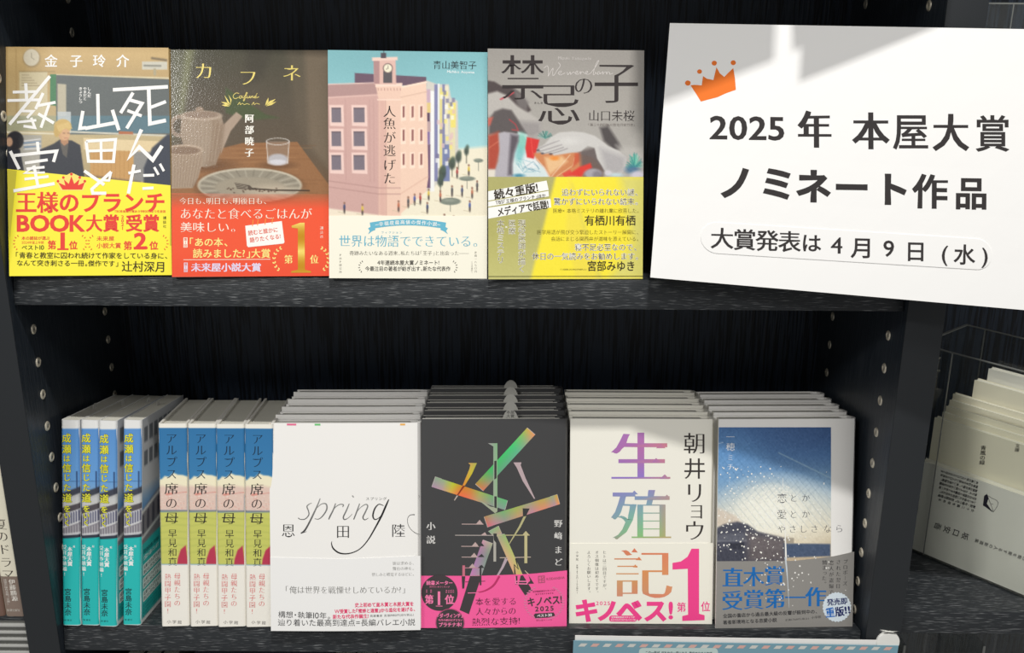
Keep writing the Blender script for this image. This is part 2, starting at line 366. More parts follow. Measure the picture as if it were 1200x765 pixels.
def hardcover(root, w, h, t, mj, bow=0, mp=None):
    n = 12; f = [(w*i/n*.955, -bow*math.sin(math.pi*i/n*.955)) for i in range(n+1)]
    sp = [(w-.0022, .0006), (w-.0004, .0030), (w+.0006, t*.3), (w+.0008, t*.5), (w+.0006, t*.7), (w-.0004, t-.003), (w-.0022, t-.0006), (w-.006, t)]
    inn = [(0, t), (0, t-.0024), (w-.0085, t-.0024), (w-.0035, t-.005), (w-.0022, t*.5), (w-.0035, .005), (w-.0085, .0024), (0, .0024)]
    j = MB().prism(f+sp+inn, 0, h).build('dust_jacket', mj, root, smooth=True)
    box('page_block', (.0032, .00245, .0028), (w-.0105, t-.00245, h-.0012), mp or M_PAGE, root)
    return j
def softcover(root, w, h, t, mj):
    f = [(0, 0), (w-.0012, 0), (w-.0003, .0004), (w, .0014), (w, t-.0014), (w-.0003, t-.0004), (w-.0012, t), (0, t), (0, t-.0005), (w-.0016, t-.0005), (w-.0006, t-.0018), (w-.0006, .0018), (w-.0016, .0005), (0, .0005)]
    j = MB().prism(f, 0, h).build('dust_jacket', mj, root, smooth=True)
    box('page_block', (.0004, .00055, .0006), (w-.0008, t-.00055, h-.0008), M_PAGE, root)
    return j
def band_base(root, sh, top, col, mat=None, name='paper_band', paint=None, n=14):
    """the belly band: a sheet of its own lying on the jacket; top = photograph points of its upper edge"""
    A = Art(sh); uvt = sh.uv(top); us = np.linspace(0, sh.w, n+1); vt = np.interp(us, uvt[:, 0], uvt[:, 1]); V = []; Fc = []; m = 8
    for d, sc in ((8, 1.), ):
        for j in range(m+1): V.append(sh.surf(us, vt*j/m, np.full(n+1, d*5e-5)))
        Fc = [[j*(n+1)+i, j*(n+1)+i+1, (j+1)*(n+1)+i+1, (j+1)*(n+1)+i] for j in range(m) for i in range(n)]
    b0 = (m+1)*(n+1); V.append(sh.surf(us, vt, np.full(n+1, 0))); V.append(sh.surf(us, vt*0, np.full(n+1, 0)))
    Fc += [[m*(n+1)+i, m*(n+1)+i+1, b0+i+1, b0+i] for i in range(n)]+[[i+1, i, b0+n+1+i, b0+n+2+i] for i in range(n)]
    P = np.concatenate(V); o = mesh_obj(name, P, Fc, mat or M_PRINT, root, cols=np.tile(lin(col), (len(P), 1)))
    return o

# ------------------------------------------------------------------ face-out books on the upper shelf
def face_book(key, name, label, t, hard, mj, group=None, bow=0, mp=None):
    x0, d0, w_, h_, th, al, ro = BK[key]; zt = ZS+STH if key[0] == 't' else 0.
    root = empty(name, label=label, cat='book', group=group); ax = stand(zt, x0, d0, th, al, ro); root.matrix_world = mw(ax)
    (hardcover if hard else softcover)(root, w_, h_, t, mj, **({'bow': bow, 'mp': mp} if hard else {}))
    return root, Sheet(mw(ax), w_, h_, bow_surf(w_, bow) if bow else None), ax
# --- 1: classroom cover, yellow band
root, sh, ax = face_book('t1', 'novel', 'novel with a classroom photograph, hand-drawn white title strokes and a bright yellow band', .021, True, plain('tan_jacket', (196, 166, 112), .4))
A = Art(sh)
def p1(c):
    c.vg([(15, (178, 148, 96)), (60, (200, 170, 116)), (122, (186, 158, 108)), (300, (190, 172, 130)), (460, (170, 150, 110))])
    c.poly([(10, 38), (22, 38), (22, 300), (10, 300)], (150, 122, 72), .6, 3); c.line([(48, 45), (50, 240)], 4, (170, 140, 90), .6, 2)
    c.line([(170, 122), (510, 132)], 5, (214, 202, 166), 1, 1)
    c.poly([(58, 112), (142, 112), (142, 255), (58, 255)], (205, 192, 156), 1, 1); c.line([(58, 112), (165, 112)], 2, (140, 120, 80), 1, 1)
    for k in range(5): c.line([(66, 122+k*8), (66+20+k*8, 122+k*8)], 2, (120, 100, 80), .5, 1)
    c.poly([(150, 120), (168, 120), (168, 215), (150, 212)], (66, 124, 82), 1, 1)
    c.poly([(168, 122), (510, 135), (510, 300), (168, 300)], (92, 98, 97), 1, 1.5)
    c.poly([(168, 244), (510, 244), (510, 296), (168, 296)], (86, 121, 134), .85, 1)
    c.poly([(20, 244), (168, 244), (168, 290), (20, 290)], (148, 158, 134), .6, 2)
    c.poly([(172, 148), (198, 150), (198, 245), (172, 245)], (196, 186, 160), .9, 1); c.poly([(172, 232), (212, 232), (212, 296), (172, 296)], (190, 196, 196), .9, 1)
    c.poly([(20, 290), (165, 296), (165, 300), (20, 296)], (220, 212, 186)); c.line([(165, 290), (510, 304)], 5, (208, 202, 184), 1, 1)
    c.poly([(60, 300), (125, 302), (125, 420), (60, 420)], (166, 162, 150), 1, 1)
    for k in range(5): c.poly([(68+k*2, 318+k*6), (122, 312+k*7), (122, 315+k*7), (70, 322+k*6)], (108, 138, 172) if k % 2 else (214, 214, 214), 1, .6)
    c.poly([(250, 310), (510, 322), (510, 345), (470, 360), (250, 345)], (222, 200, 156), 1, 1)
    c.poly([(270, 345), (400, 350), (400, 440), (270, 430)], (196, 150, 88), 1, 1)
    for k in range(9): c.line([(280+k*13, 348), (280+k*13, 440)], 1.5, (170, 124, 66), .7, .6)
    c.poly([(355, 290), (398, 292), (398, 300), (355, 299)], (176, 104, 62))
    c.poly([(400, 350), (450, 352), (430, 440), (400, 440)], (134, 134, 134), .9, 2)
    c.ell(95, 72, 26, 27, (150, 130, 96), .8, 4); c.ell(94, 70, 23.5, 25, (212, 202, 178), 1, 1); c.line([(94, 70), (94, 56)], 1.5, (150, 140, 120)); c.line([(94, 70), (103, 76)], 1.5, (150, 140, 120))
    c.poly([(425, 82), (500, 82), (500, 106), (425, 106)], (200, 196, 180), 1, 1); c.line([(432, 94), (480, 95)], 6, (140, 138, 126), 1, 1); c.line([(455, 72), (497, 78)], 6, (90, 78, 60), .8, 3); c.line([(463, 106), (463, 120)], 8, (170, 160, 130), 1, 1)
    # seated pupils in dark uniforms
    c.poly([(18, 330), (60, 345), (78, 440), (18, 440)], (44, 46, 54), 1, 2); c.ell(45, 318, 26, 28, (40, 38, 42), 1, 2); c.ell(28, 322, 10, 14, (190, 150, 120), 1, 2)
    c.poly([(500, 300), (455, 340), (430, 400), (430, 460), (512, 470), (512, 300)], (50, 56, 70), 1, 3)
    c.poly([(120, 345), (160, 328), (178, 316), (215, 318), (240, 332), (252, 420), (254, 440), (118, 440)], (38, 42, 52), 1, 2)
    c.poly([(178, 318), (192, 330), (206, 316), (200, 370), (188, 360)], (96, 90, 82), .9, 1)
    c.poly([(180, 306), (206, 306), (204, 326), (192, 334), (182, 324)], (176, 130, 96), 1, 1)
    c.ell(191, 296, 17, 22, (205, 160, 118), 1, 1); c.ell(188, 276, 26, 22, (204, 172, 104), 1, 1.5); c.ell(170, 290, 9, 18, (196, 164, 96), 1, 1)
    c.ell(196, 300, 13, 17, (212, 168, 126), 1, 1.5); c.line([(189, 296), (194, 296)], 2, (90, 60, 45), .8, .5); c.line([(202, 296), (207, 296)], 2, (90, 60, 45), .8, .5); c.line([(193, 311), (202, 311)], 1.6, (160, 90, 80), .9, .5)
    c.poly([(168, 274), (205, 262), (216, 282), (196, 282), (176, 292)], (214, 184, 118), 1, 1.5)
    c.poly([(256, 420), (420, 440), (420, 470), (256, 470)], (66, 62, 60), .5, 4); c.noise(2.2)
A.fr(0, 40, 2.552).canvas(6, 26, 522, 474, 200, 176, p1)
A.build('cover_picture', M_PRINT, root)
T = Art(sh); T.lay = 4; Wt = (250, 248, 244)
T.fr(0, 40, 2.552)
for ch, x in zip('金子玲介', (153, 228, 297, 367)): T.text(ch, x-20, 80, x+20, 80, 34, Wt, 'G', sx=1)
T.fr(100, 40, 4.78)
for pts, wd in (([(155, 312), (463, 295)], 20), ([(355, 300), (362, 502), (452, 483)], 21), ([(362, 412), (452, 378)], 18), ([(268, 328), (198, 442)], 19), ([(246, 368), (318, 388), (232, 528)], 19), ([(236, 428), (316, 458)], 17),
                ([(315, 534), (245, 692), (302, 632), (378, 705), (430, 626)], 21), ([(5, 600), (170, 590), (158, 714), (18, 712), (5, 600)], 17), ([(88, 596), (90, 712)], 15), ([(12, 655), (163, 650)], 15),
                ([(0, 528), (182, 494)], 20), ([(152, 424), (188, 538)], 20), ([(70, 335), (74, 515)], 19)): T.line(pts, wd, Wt)
T.fr(0, 40, 4.78)
for pts, wd in (([(465, 430), (448, 528), (482, 524)], 19), ([(145, 275), (150, 368)], 18), ([(72, 325), (215, 322)], 16), ([(42, 372), (225, 368)], 16), ([(280, 236), (54, 506)], 18), ([(112, 430), (186, 432), (152, 470)], 15), ([(175, 468), (196, 524), (132, 515)], 15), ([(96, 494), (204, 482)], 14),
                ([(242, 330), (200, 420)], 17), ([(206, 402), (312, 382)], 16), ([(275, 396), (230, 524)], 16), ([(214, 446), (302, 498)], 17), ([(210, 603), (216, 666)], 17), ([(58, 655), (108, 756)], 18), ([(80, 680), (318, 655), (300, 716)], 18), ([(140, 722), (268, 704)], 16)): T.line(pts, wd, Wt)
T.fr(0, 190, 5.1)
T.lay = 11
for pts, wd in (([(205, 20), (228, 142)], 18), ([(148, 102), (292, 86)], 16), ([(82, 172), (328, 128)], 19), ([(160, 40), (268, 30)], 15), ([(200, 30), (150, 66), (270, 62)], 13)): T.line(pts, wd, Wt)
T.fr(95, 190, 5.096)
for pts, wd in (([(20, 52), (140, 136)], 19), ([(182, 58), (66, 162), (72, 186), (152, 186)], 19), ([(318, 15), (284, 188)], 20), ([(284, 66), (358, 52)], 17), ([(372, 80), (438, 78)], 17), ([(368, 158), (434, 154)], 17), ([(438, 30), (464, 76)], 15), ([(472, 10), (496, 54)], 15), ([(182, 58), (168, 110), (120, 108)], 14)): T.line(pts, wd, Wt)
T.fr(0, 40, 2.552); T.lay = 3
for i, t in enumerate(('しんだ', 'やまだと', 'きょうしつ')): T.text(t, 267-13*i, 158, 267-13*i, (190, 198, 208)[i], 10, Wt, 'G', v=True)
T.build('title_lettering', M_MATTE, root)
bd = band_base(root, sh, [(4, 197.5), (8, 198), (198, 217), (204, 217.5)], (250, 236, 52))
B = Art(sh); B.lay = 10; Rd = (232, 72, 62); Bk = (60, 50, 28)
B.fr(0, 190, 5.1); B.poly([(45, 45), (102, 52), (60, 470), (50, 400)], (206, 194, 62), 9)
B.fr(95, 190, 5.096); B.grid([(538, 172), (545, 172), (548, 498), (530, 498)], 1, 4, (214, 202, 60), 9)
B.fr(0, 40, 2.552)
B.text('王様のブランチ', 47, 503, 496, 503, 56, Rd, 'B'); B.text('BOOK', 50, 566, 256, 566, 50, Rd, 'BB'); B.text('大賞', 257, 565, 358, 565, 46, Rd, 'B'); B.text('2021', 367, 541, 367, 586, 12, Rd, 'B', v=True); B.text('受賞', 376, 565, 478, 565, 46, Rd, 'B')
B.text('講談社', 493, 543, 493, 581, 9, Bk, 'g', v=True); B.text('TBS系毎週土曜あさ9時30分より生放送', 342, 530, 496, 530, 7, Rd, 'G')
B.text('本の雑誌が選ぶ', 65, 610, 150, 610, 10, Rd, 'G'); B.text('2024年度上半期', 65, 623, 132, 623, 8, Rd, 'g'); B.text('ベスト10', 65, 638, 133, 638, 14, Bk, 'G')
B.text('第', 143, 630, 169, 630, 24, Rd, 'B'); B.text('1', 170, 619, 206, 619, 52, Rd, 'BB'); B.line([(172, 643), (206, 643)], 5, Rd); B.text('位', 207, 631, 233, 631, 23, Rd, 'B')
B.text('未来屋', 289, 611, 343, 611, 13, Rd, 'G'); B.text('小説大賞', 289, 632, 363, 632, 15, Rd, 'G'); B.text('第', 370, 632, 396, 632, 24, Rd, 'B'); B.text('2', 396, 619, 444, 619, 50, Rd, 'BB'); B.line([(400, 639), (442, 639)], 6, Rd); B.text('位', 447, 632, 474, 632, 23, Rd, 'B')
for cx, sd in ((60, -1), (242, 1), (283, -1), (484, 1)): B.laurel(cx, 624, 22, sd, Rd, n=6, leaf=5)
B.text('「青春と教室に囚われ続けて作家をしている身に、', 46, 661, 503, 663, 17, Bk, 'G'); B.text('なんて突き刺さる一冊。傑作です」', 50, 684, 356, 686, 16.5, Bk, 'G'); B.text('辻村深月', 364, 694, 497, 696, 29, Bk, 'G')
B.fr(0, 190, 5.1)
cr = [(375, 164), (349, 122), (392, 140), (382, 102), (412, 130), (428, 84), (445, 130), (476, 102), (468, 138), (508, 120), (492, 164)]
B.poly([(x*1.0, y) for x, y in ((366, 170), (336, 112), (380, 88), (428, 62), (480, 86), (518, 108), (500, 170))], (250, 226, 120), 9); B.poly(cr, Rd)
for x, y in ((348, 114), (380, 92), (428, 72), (478, 92), (508, 114)): B.ell(x, y, 8, 8, Rd)
B.build('band_lettering', M_MATTE, bd)
# --- 2: table and teapot cover, orange band, glossy
root, sh, ax = face_book('t2', 'novel', 'glossy novel with teapot, cup and plate on a table and an orange-red band', .021, True, plain('olive_jacket', (90, 84, 72), .25))
A = Art(sh)
def teapot(c):
    c.vg([(40, (78, 76, 64)), (200, (92, 84, 72)), (330, (98, 86, 72)), (500, (120, 92, 68))])
    c.poly([(22, 45), (100, 45), (40, 320), (22, 320)], (104, 104, 82), .7, 20); c.poly([(70, 45), (96, 45), (62, 240), (50, 240)], (132, 134, 98), .6, 8)
    c.poly([(190, 160), (310, 240), (350, 250), (260, 258), (190, 235)], (78, 92, 62), .8, 4); c.poly([(250, 40), (330, 45), (300, 130), (250, 150)], (70, 66, 58), .6, 14)
    c.poly([(370, 40), (500, 40), (500, 410), (440, 350), (400, 250)], (112, 100, 84), .45, 14)
    c.poly([(425, 40), (500, 40), (500, 400), (440, 330)], (128, 112, 94), .6, 10)
    c.poly([(22, 380), (240, 326), (404, 322), (500, 452), (500, 520), (22, 520)], (150, 108, 74), 1, 1.5)
    for k in range(26):
        y = 335+k*7; c.line([(130+rng.uniform(-80, 180), y), (300+rng.uniform(0, 190), y+rng.uniform(-6, 6))], 2.5, (182, 138, 96) if k % 2 else (122, 84, 56), .35, 2)
    c.ell(130, 392, 80, 18, (86, 62, 46), .55, 10); c.ell(345, 392, 50, 12, (90, 64, 46), .5, 6)
    c.poly([(185, 270), (222, 233), (240, 246), (205, 290), (175, 360)], (172, 152, 134), 1, 1)
    c.ell(52, 275, 30, 34, (150, 132, 116), 1, 1); c.ell(52, 275, 19, 22, (92, 82, 68), 1, 1)
    c.poly([(58, 245), (178, 245), (186, 280), (178, 340), (160, 390), (130, 398), (96, 394), (72, 360), (54, 300)], (160, 142, 124), 1, 1.5)
    c.poly([(150, 250), (186, 270), (178, 345), (158, 392), (130, 396), (146, 330)], (142, 120, 100), .7, 8)
    for k in range(9): c.line([(70+k*13, 262), (84+k*9, 380)], 2.5, (186, 168, 148), .5, 1.6)
    c.ell(118, 244, 62, 15, (178, 160, 142), 1, 1); c.ell(118, 241, 52, 10, (146, 126, 110), 1, 1); c.ell(112, 226, 12, 9, (156, 136, 118), 1, 1)
    c.poly([(22, 344), (120, 350), (122, 380), (108, 430), (92, 460), (22, 462)], (166, 146, 126), 1, 1); 
    for k in range(10): c.line([(28+k*10, 362), (30+k*7.6, 455)], 2, (128, 108, 92), .55, 1)
    c.ell(66, 346, 57, 16, (184, 164, 144), 1, 1); c.ell(64, 348, 50, 12, (138, 116, 98), 1, 1)
    c.ell(262, 458, 157, 56, (82, 60, 44), .6, 7); c.ell(262, 452, 156, 52, (196, 186, 166), 1, 1); c.ell(262, 454, 150, 48, (150, 142, 126), 1, 1.5)
    for k in range(34):
        a = 2*math.pi*k/34; c.line([(262+105*math.cos(a), 456+31*math.sin(a)), (262+147*math.cos(a), 453+46*math.sin(a))], 4, (186, 178, 160) if k % 2 else (126, 118, 104), .6, 2)
    c.ell(262, 458, 104, 30, (160, 150, 132), 1, 3); c.ell(330, 470, 70, 18, (206, 190, 168), .6, 10)
    for k in range(26): c.ell(215+rng.uniform(-20, 130), 462+rng.uniform(-4, 12), 2.5, 1.6, (70, 50, 40), .8, .8)
    c.line([(270, 462), (330, 466), (440, 468)], 4, (60, 50, 42), 1, 1); c.poly([(216, 444), (262, 452), (276, 466), (224, 462)], (70, 60, 52), .8, 1)
    for k in range(3): c.line([(216, 446+k*5), (255, 455+k*3)], 1.4, (190, 180, 160), .8, .6)
    c.poly([(312, 320), (380, 320), (376, 388), (318, 388)], (148, 128, 112), .65, 2); c.ell(346, 374, 30, 16, (186, 184, 188), .95, 3); c.ell(346, 384, 29, 9, (222, 220, 226), .7, 2)
    c.line([(312, 322), (317, 385)], 2.4, (226, 222, 218), .8, .8); c.line([(380, 322), (375, 385)], 2.4, (226, 222, 218), .8, .8)
    for k in range(24):
        a = 2*math.pi*k/24; b = 2*math.pi*(k+1)/24; c.line([(346+34*math.cos(a), 321+10*math.sin(a)), (346+34*math.cos(b), 321+10*math.sin(b))], 2, (214, 208, 202), .8, .6)
    c.noise(1.6)
A.fr(190, 40, 2.552).canvas(16, 36, 508, 520, 190, 188, teapot); A.build('cover_picture', M_GLOSS, root)
T = Art(sh); T.lay = 4; Gd = (226, 206, 112); Cr = (250, 240, 222)
T.o = A.o
for ch, x, y in (('カ', 125, 110), ('フ', 257, 130), ('ネ', 388, 116)): T.text(ch, x-28, y, x+28, y, 48, Gd, 'm', sx=1.1)
for p in ([(230, 178), (222, 176), (214, 182), (213, 189), (219, 193), (229, 189)], [(239, 185), (233, 185), (231, 190), (235, 192), (239, 187), (240, 185), (240, 190), (245, 190), (251, 182)], [(250, 184), (255, 176), (252, 175), (249, 184), (246, 198), (243, 199), (246, 193), (254, 189)],
          [(255, 185), (254, 190), (258, 191), (262, 185), (261, 190), (265, 190)], [(266, 185), (265, 191), (268, 187), (272, 185), (271, 190), (275, 190)], [(275, 189), (281, 187), (281, 184), (276, 187), (277, 191), (284, 190), (290, 187)]): T.line(p, 1.7, Gd, smooth=4)
T.line([(244, 185), (254, 184)], 1.3, Gd); T.line([(281, 181), (285, 177)], 1.5, Gd)
T.line([(226, 212), (232, 204), (234, 211), (240, 207), (246, 211), (254, 208), (262, 211)], 1.5, Gd, smooth=3); T.line([(268, 212), (274, 204), (276, 211), (282, 207), (292, 210)], 1.5, Gd, smooth=3)
for pts in (((205, 212), (196, 206), (186, 182), (196, 196)), ((204, 214), (190, 210), (176, 203), (192, 204)), ((205, 212), (204, 196), (198, 180), (208, 196)), ((202, 216), (188, 216), (178, 212), (190, 210)),
            ((308, 214), (312, 200), (318, 190), (318, 204)), ((310, 214), (322, 200), (340, 194), (330, 204)), ((310, 216), (326, 206), (342, 202), (328, 212))): T.poly(pts, Gd)
for ch, y in zip('阿部暁子', (252, 286, 320, 354)): T.text(ch, 261, y-14, 261, y+14, 24, (244, 240, 230), 'M', v=True)
T.build('title_lettering', M_FOIL, root)
bd = band_base(root, sh, [(196, 226.8), (203, 226.8), (387, 228), (392, 228)], (238, 92, 62))
B = Art(sh); B.lay = 9
def ob2(c):
    teapot(c); a = np.clip((c.Y-470)/52, 0, 1)**.9; c.mixc(a, (240, 92, 60)); c.mixc(np.clip((c.Y-640)/90, 0, 1)*.5, (232, 74, 52))
B.fr(190, 40, 2.552).canvas(16, 478, 508, 724, 130, 60, ob2, 9)
B.lay = 11; B.fr(195, 190, 5.097); Yl = (252, 232, 140)
B.text('今日も、明日も、明後日も、', 78, 232, 602, 232, 38, Cr, 'm'); B.text('あなたと食べるごはんが', 80, 308, 872, 308, 62, Cr, 'm'); B.text('美味しい。', 82, 388, 420, 388, 58, Cr, 'm')
B.rect(103, 450, 127, 510, Cr); B.text('第1回', 115, 452, 115, 508, 16, (230, 90, 60), 'G', v=True, lay=12)
B.text('「あの本、', 135, 478, 372, 478, 48, Yl, 'G'); B.text('読みました?」大賞', 158, 545, 624, 545, 50, Yl, 'G'); B.line([(103, 583), (622, 580)], 3, Cr)
B.rect(106, 600, 128, 656, (225, 220, 236)); B.text('第1回', 117, 602, 117, 654, 15, (230, 90, 60), 'G', v=True, lay=12); B.text('未来屋小説大賞', 148, 628, 568, 628, 46, (226, 216, 238), 'B')
B.poly([(472, 380), (690, 352), (706, 478), (700, 486), (490, 508), (482, 500)], (250, 246, 240)); B.text('読むと誰かに', 488, 424, 668, 402, 28, (226, 92, 66), 'G', lay=12); B.text('語りたくなる!', 498, 466, 684, 442, 28, (226, 92, 66), 'G', lay=12)
for x in (515, 545, 590, 632): B.line([(x, 385-(x-500)*.13), (x+4, 345-(x-500)*.1)], 5, (244, 150, 70), 12)
gd = lambda x, y: tuple(np.array((250, 226, 120))*(1-q)+np.array((196, 140, 30))*q for q in [abs(math.sin((y-260)*.09))])[0]
B.poly([(748, 380), (800, 362), (826, 362), (826, 396), (784, 396), (750, 392)], gd); B.grid([(786, 380), (826, 362), (828, 648), (786, 648)], 2, 14, gd); B.poly([(745, 660), (748, 650), (786, 642), (828, 642), (862, 650), (866, 660)], gd)
B.text('第', 704, 580, 756, 580, 48, Yl, 'M'); B.text('位', 858, 580, 910, 580, 48, Yl, 'M'); B.laurel(700, 580, 70, -1, Yl, n=7, leaf=17); B.laurel(912, 580, 70, 1, Yl, n=7, leaf=17); B.text('講談社', 928, 380, 928, 458, 18, Cr, 'm', v=True)
B.build('band_lettering', M_GLOSS, bd)
# --- 3: miniature pink building cover, cream band
root, sh, ax = face_book('t3', 'novel', 'novel with a miniature pink corner building and a cream band', .019, False, plain('sky_jacket', (160, 206, 210), .4))
A = Art(sh)
def p3(c):
    c.vg([(40, (122, 180, 186)), (150, (140, 196, 202)), (360, (168, 216, 220))]); c.glow(140, 60, 300, (118, 170, 176), .5, 200)
    c.poly([(395, 345), (510, 335), (510, 570), (190, 570), (240, 440), (320, 400)], (240, 232, 208), 1, 6)
    c.poly([(318, 138), (352, 150), (385, 150), (392, 190), (412, 200), (414, 380), (330, 470), (318, 470)], (210, 206, 196), 1, 2)
    for x, y0, x2, y1, col in ((330, 170, 342, 470, (240, 240, 238)), (342, 150, 352, 440, (130, 132, 172)), (352, 148, 358, 400, (230, 232, 230)), (358, 160, 366, 420, (226, 214, 140)), (366, 150, 374, 330, (128, 130, 168)), (366, 330, 388, 440, (120, 130, 170)), (374, 155, 384, 300, (232, 224, 196)), (390, 205, 406, 280, (238, 222, 120)), (388, 280, 404, 400, (226, 218, 176)), (318, 165, 330, 205, (200, 170, 186)), (319, 205, 331, 235, (224, 198, 130)), (318, 235, 329, 262, (96, 70, 92)), (318, 262, 331, 292, (188, 160, 160)), (318, 292, 329, 330, (132, 108, 158)), (318, 330, 330, 460, (110, 80, 110))):
        c.poly([(x, y0), (x2, y0), (x2, y1), (x, y1)], col, 1, 1)
    for k in range(34): x, y = 345+rng.uniform(0, 55), 165+rng.uniform(0, 220); c.poly([(x, y), (x+9, y-1), (x+9, y+12), (x, y+13)], [(240, 226, 120), (120, 116, 150), (244, 244, 240), (222, 190, 190)][k % 4], .75, 1)
    c.poly([(104, 116), (318, 128), (318, 155), (104, 152)], (104, 80, 98), 1, 1)
    c.poly([(20, 152), (172, 146), (182, 170), (186, 560), (20, 560)], (206, 166, 158), 1, 1); c.poly([(20, 152), (172, 148), (176, 178), (20, 188)], (178, 142, 138), 1, 1.5)
    c.line([(20, 150), (172, 145)], 3, (226, 196, 186)); c.line([(20, 190), (176, 182)], 3, (226, 190, 180), 1, 1)
    c.poly([(236, 158), (318, 140), (324, 428), (318, 470), (214, 560), (214, 180)], (240, 206, 184), 1, 1); c.line([(236, 160), (318, 144)], 4, (250, 226, 206)); c.line([(236, 190), (320, 172)], 2.5, (214, 178, 158), 1, 1)
    c.poly([(166, 150), (244, 150), (240, 200), (242, 560), (176, 560), (176, 200)], (236, 200, 180), 1, 2); c.poly([(176, 195), (196, 195), (198, 560), (176, 560)], (216, 172, 160), .8, 6); c.line([(172, 196), (240, 196)], 3, (250, 222, 204), 1, 1); c.poly([(166, 148), (246, 146), (246, 156), (166, 158)], (246, 216, 200), 1, 1)
    for k in range(8): c.line([(174+k*9.5, 162), (174+k*9.5, 168)], 2, (176, 130, 120), .9, .6)
    c.poly([(160, 76), (226, 74), (228, 150), (162, 150)], (222, 182, 170), 1, 1); c.poly([(156, 70), (232, 68), (232, 78), (156, 80)], (236, 204, 190)); c.poly([(160, 80), (178, 80), (178, 148), (162, 148)], (170, 130, 130), .9, 1.5)
    c.poly([(189, 110), (216, 110), (216, 146), (189, 146)], (86, 80, 84), 1, 1); c.ell(203, 102, 15, 15, (120, 100, 96), 1, 1); c.ell(203, 102, 12, 12, (240, 232, 206), 1, 1); c.line([(203, 102), (203, 95)], 1.4, (90, 80, 80)); c.line([(203, 102), (198, 105)], 1.4, (90, 80, 80))
    c.poly([(182, 56), (198, 56), (198, 72), (182, 72)], (76, 68, 76)); c.line([(191, 44), (191, 58)], 2, (60, 56, 62))
    for x0, x1 in ((34, 64), (100, 134)):
        for y0 in (220, 291, 362):
            c.poly([(x0-6, y0-8), (x1+6, y0-8), (x1+8, y0+56), (x0-4, y0+54)], (238, 206, 196), 1, 1); c.poly([(x0, y0), (x1-1, y0), (x1, y0+44), (x0+1, y0+44)], (122, 112, 122), 1, 1); c.line([(x0+2, y0+2), (x1-3, y0+2)], 4, (88, 70, 76), .6, 1)
    for x in (245, 272, 298):
        for y in (216, 286, 358): c.poly([(x-3, y-4), (x+11, y-6), (x+12, y+42), (x-3, y+44)], (252, 224, 204), 1, 1); c.poly([(x+2, y), (x+8, y-1), (x+8, y+32), (x+2, y+34)], (142, 88, 84), 1, .8)
    for x in (76, 148, 160): c.line([(x, 196), (x+2, 440)], 2.5, (190, 148, 142), .6, 1.5)
    for y in (438, 456): c.line([(20, y), (176, y+22), (240, y+22)], 3, (176, 136, 130), .7, 1.5)
    c.line([(240, y+22), (322, y-30)], 3, (214, 170, 150), .6, 1.5); c.line([(196, 200), (198, 560)], 2, (190, 146, 136), .6, 1)
    c.poly([(20, 520), (230, 548), (20, 560)], (240, 226, 204), 1, 3)
    for x, y, r in ((366, 415, 11), (360, 440, 9), (395, 388, 10), (414, 368, 9), (438, 350, 7)):
        c.line([(x, y), (x, y+36)], 2.5, (60, 60, 50), .8, 1); c.ell(x, y, r, r*1.7, (56, 70, 62), .9, 3); c.ell(x+3, y-12, r*.7, r, (74, 92, 78), .8, 3)
    for x, y, a, b in ((390, 500, 31, 11), (440, 432, 24, 7), (474, 378, 14, 6)): c.line([(x, y), (x, y+30)], 1.8, (120, 120, 110), .9, .6); c.ell(x, y, a, b, (126, 134, 122), 1, 1.2); c.ell(x-4, y-3, a*.6, b*.4, (156, 162, 148), .7, 2)
    cols = [(60, 70, 110), (220, 190, 80), (190, 110, 80), (80, 80, 84), (70, 90, 160), (170, 60, 60)]
    for k, (x, y) in enumerate([(73, 505), (127, 510), (235, 500), (264, 488), (283, 480), (300, 478), (321, 505), (325, 465), (360, 470), (395, 455), (448, 500), (410, 400), (425, 455), (445, 392), (455, 460), (470, 440), (372, 540), (400, 545)]):
        c.ell(x, y+12, 3.5, 9, cols[k % 6], .95, 1); c.ell(x, y+24, 3, 8, (60, 50, 50), .8, 1); c.ell(x, y, 3, 3.4, (150, 110, 90), 1, .8); c.line([(x-2, y+30), (x-18, y+27)], 1.8, (200, 186, 156), .8, 1)
    c.noise(1.4)
A.fr(375, 40, 2.552).canvas(12, 34, 508, 556, 190, 200, p3); A.build('cover_picture', M_PRINT, root)
T = Art(sh); T.lay = 4; T.o = A.o; Dk = (44, 38, 38)
for ch, y in zip('人魚が逃げた', (231, 267, 309, 348, 391, 431)): T.text(ch, 208, y-19, 208, y+19, 34, Dk, 'm', v=True)
T.text('青山美智子', 337, 92, 469, 93, 24, (40, 44, 48), 'm'); T.text('Michiko Aoyama', 380, 112, 462, 114, 8, (236, 244, 244), 'G')
T.build('title_lettering', M_MATTE, root)
bd = band_base(root, sh, [(380, 252.8), (386, 252.8), (571, 252.8), (575, 252.8)], (248, 244, 226))
B = Art(sh); B.lay = 10; B.fr(380, 190, 5.097); Te = (104, 182, 206); Gy = (104, 100, 92)
arc = [(275+450*k/14, 384-34*math.sin(math.pi*(.12+.76*k/14))+8) for k in range(15)]
B.line([(x, y) for x, y in arc], 38, Te); B.poly([(262, 395), (300, 372), (306, 404), (286, 412), (262, 430), (272, 410)], Te); B.poly([(738, 395), (700, 372), (694, 404), (714, 412), (738, 430), (728, 410)], Te)
for i, ch in enumerate('幸福度最高値の傑作小説'):
    x = 340+i*32; y = 392-34*math.sin(math.pi*(.12+.76*(x-275)/450)); B.text(ch, x-14, y, x+14, y, 23, (240, 248, 246), 'G', lay=12)
B.line([(305, 376), (325, 372)], 3, (240, 248, 246), 12); B.line([(675, 372), (692, 376)], 3, (240, 248, 246), 12)
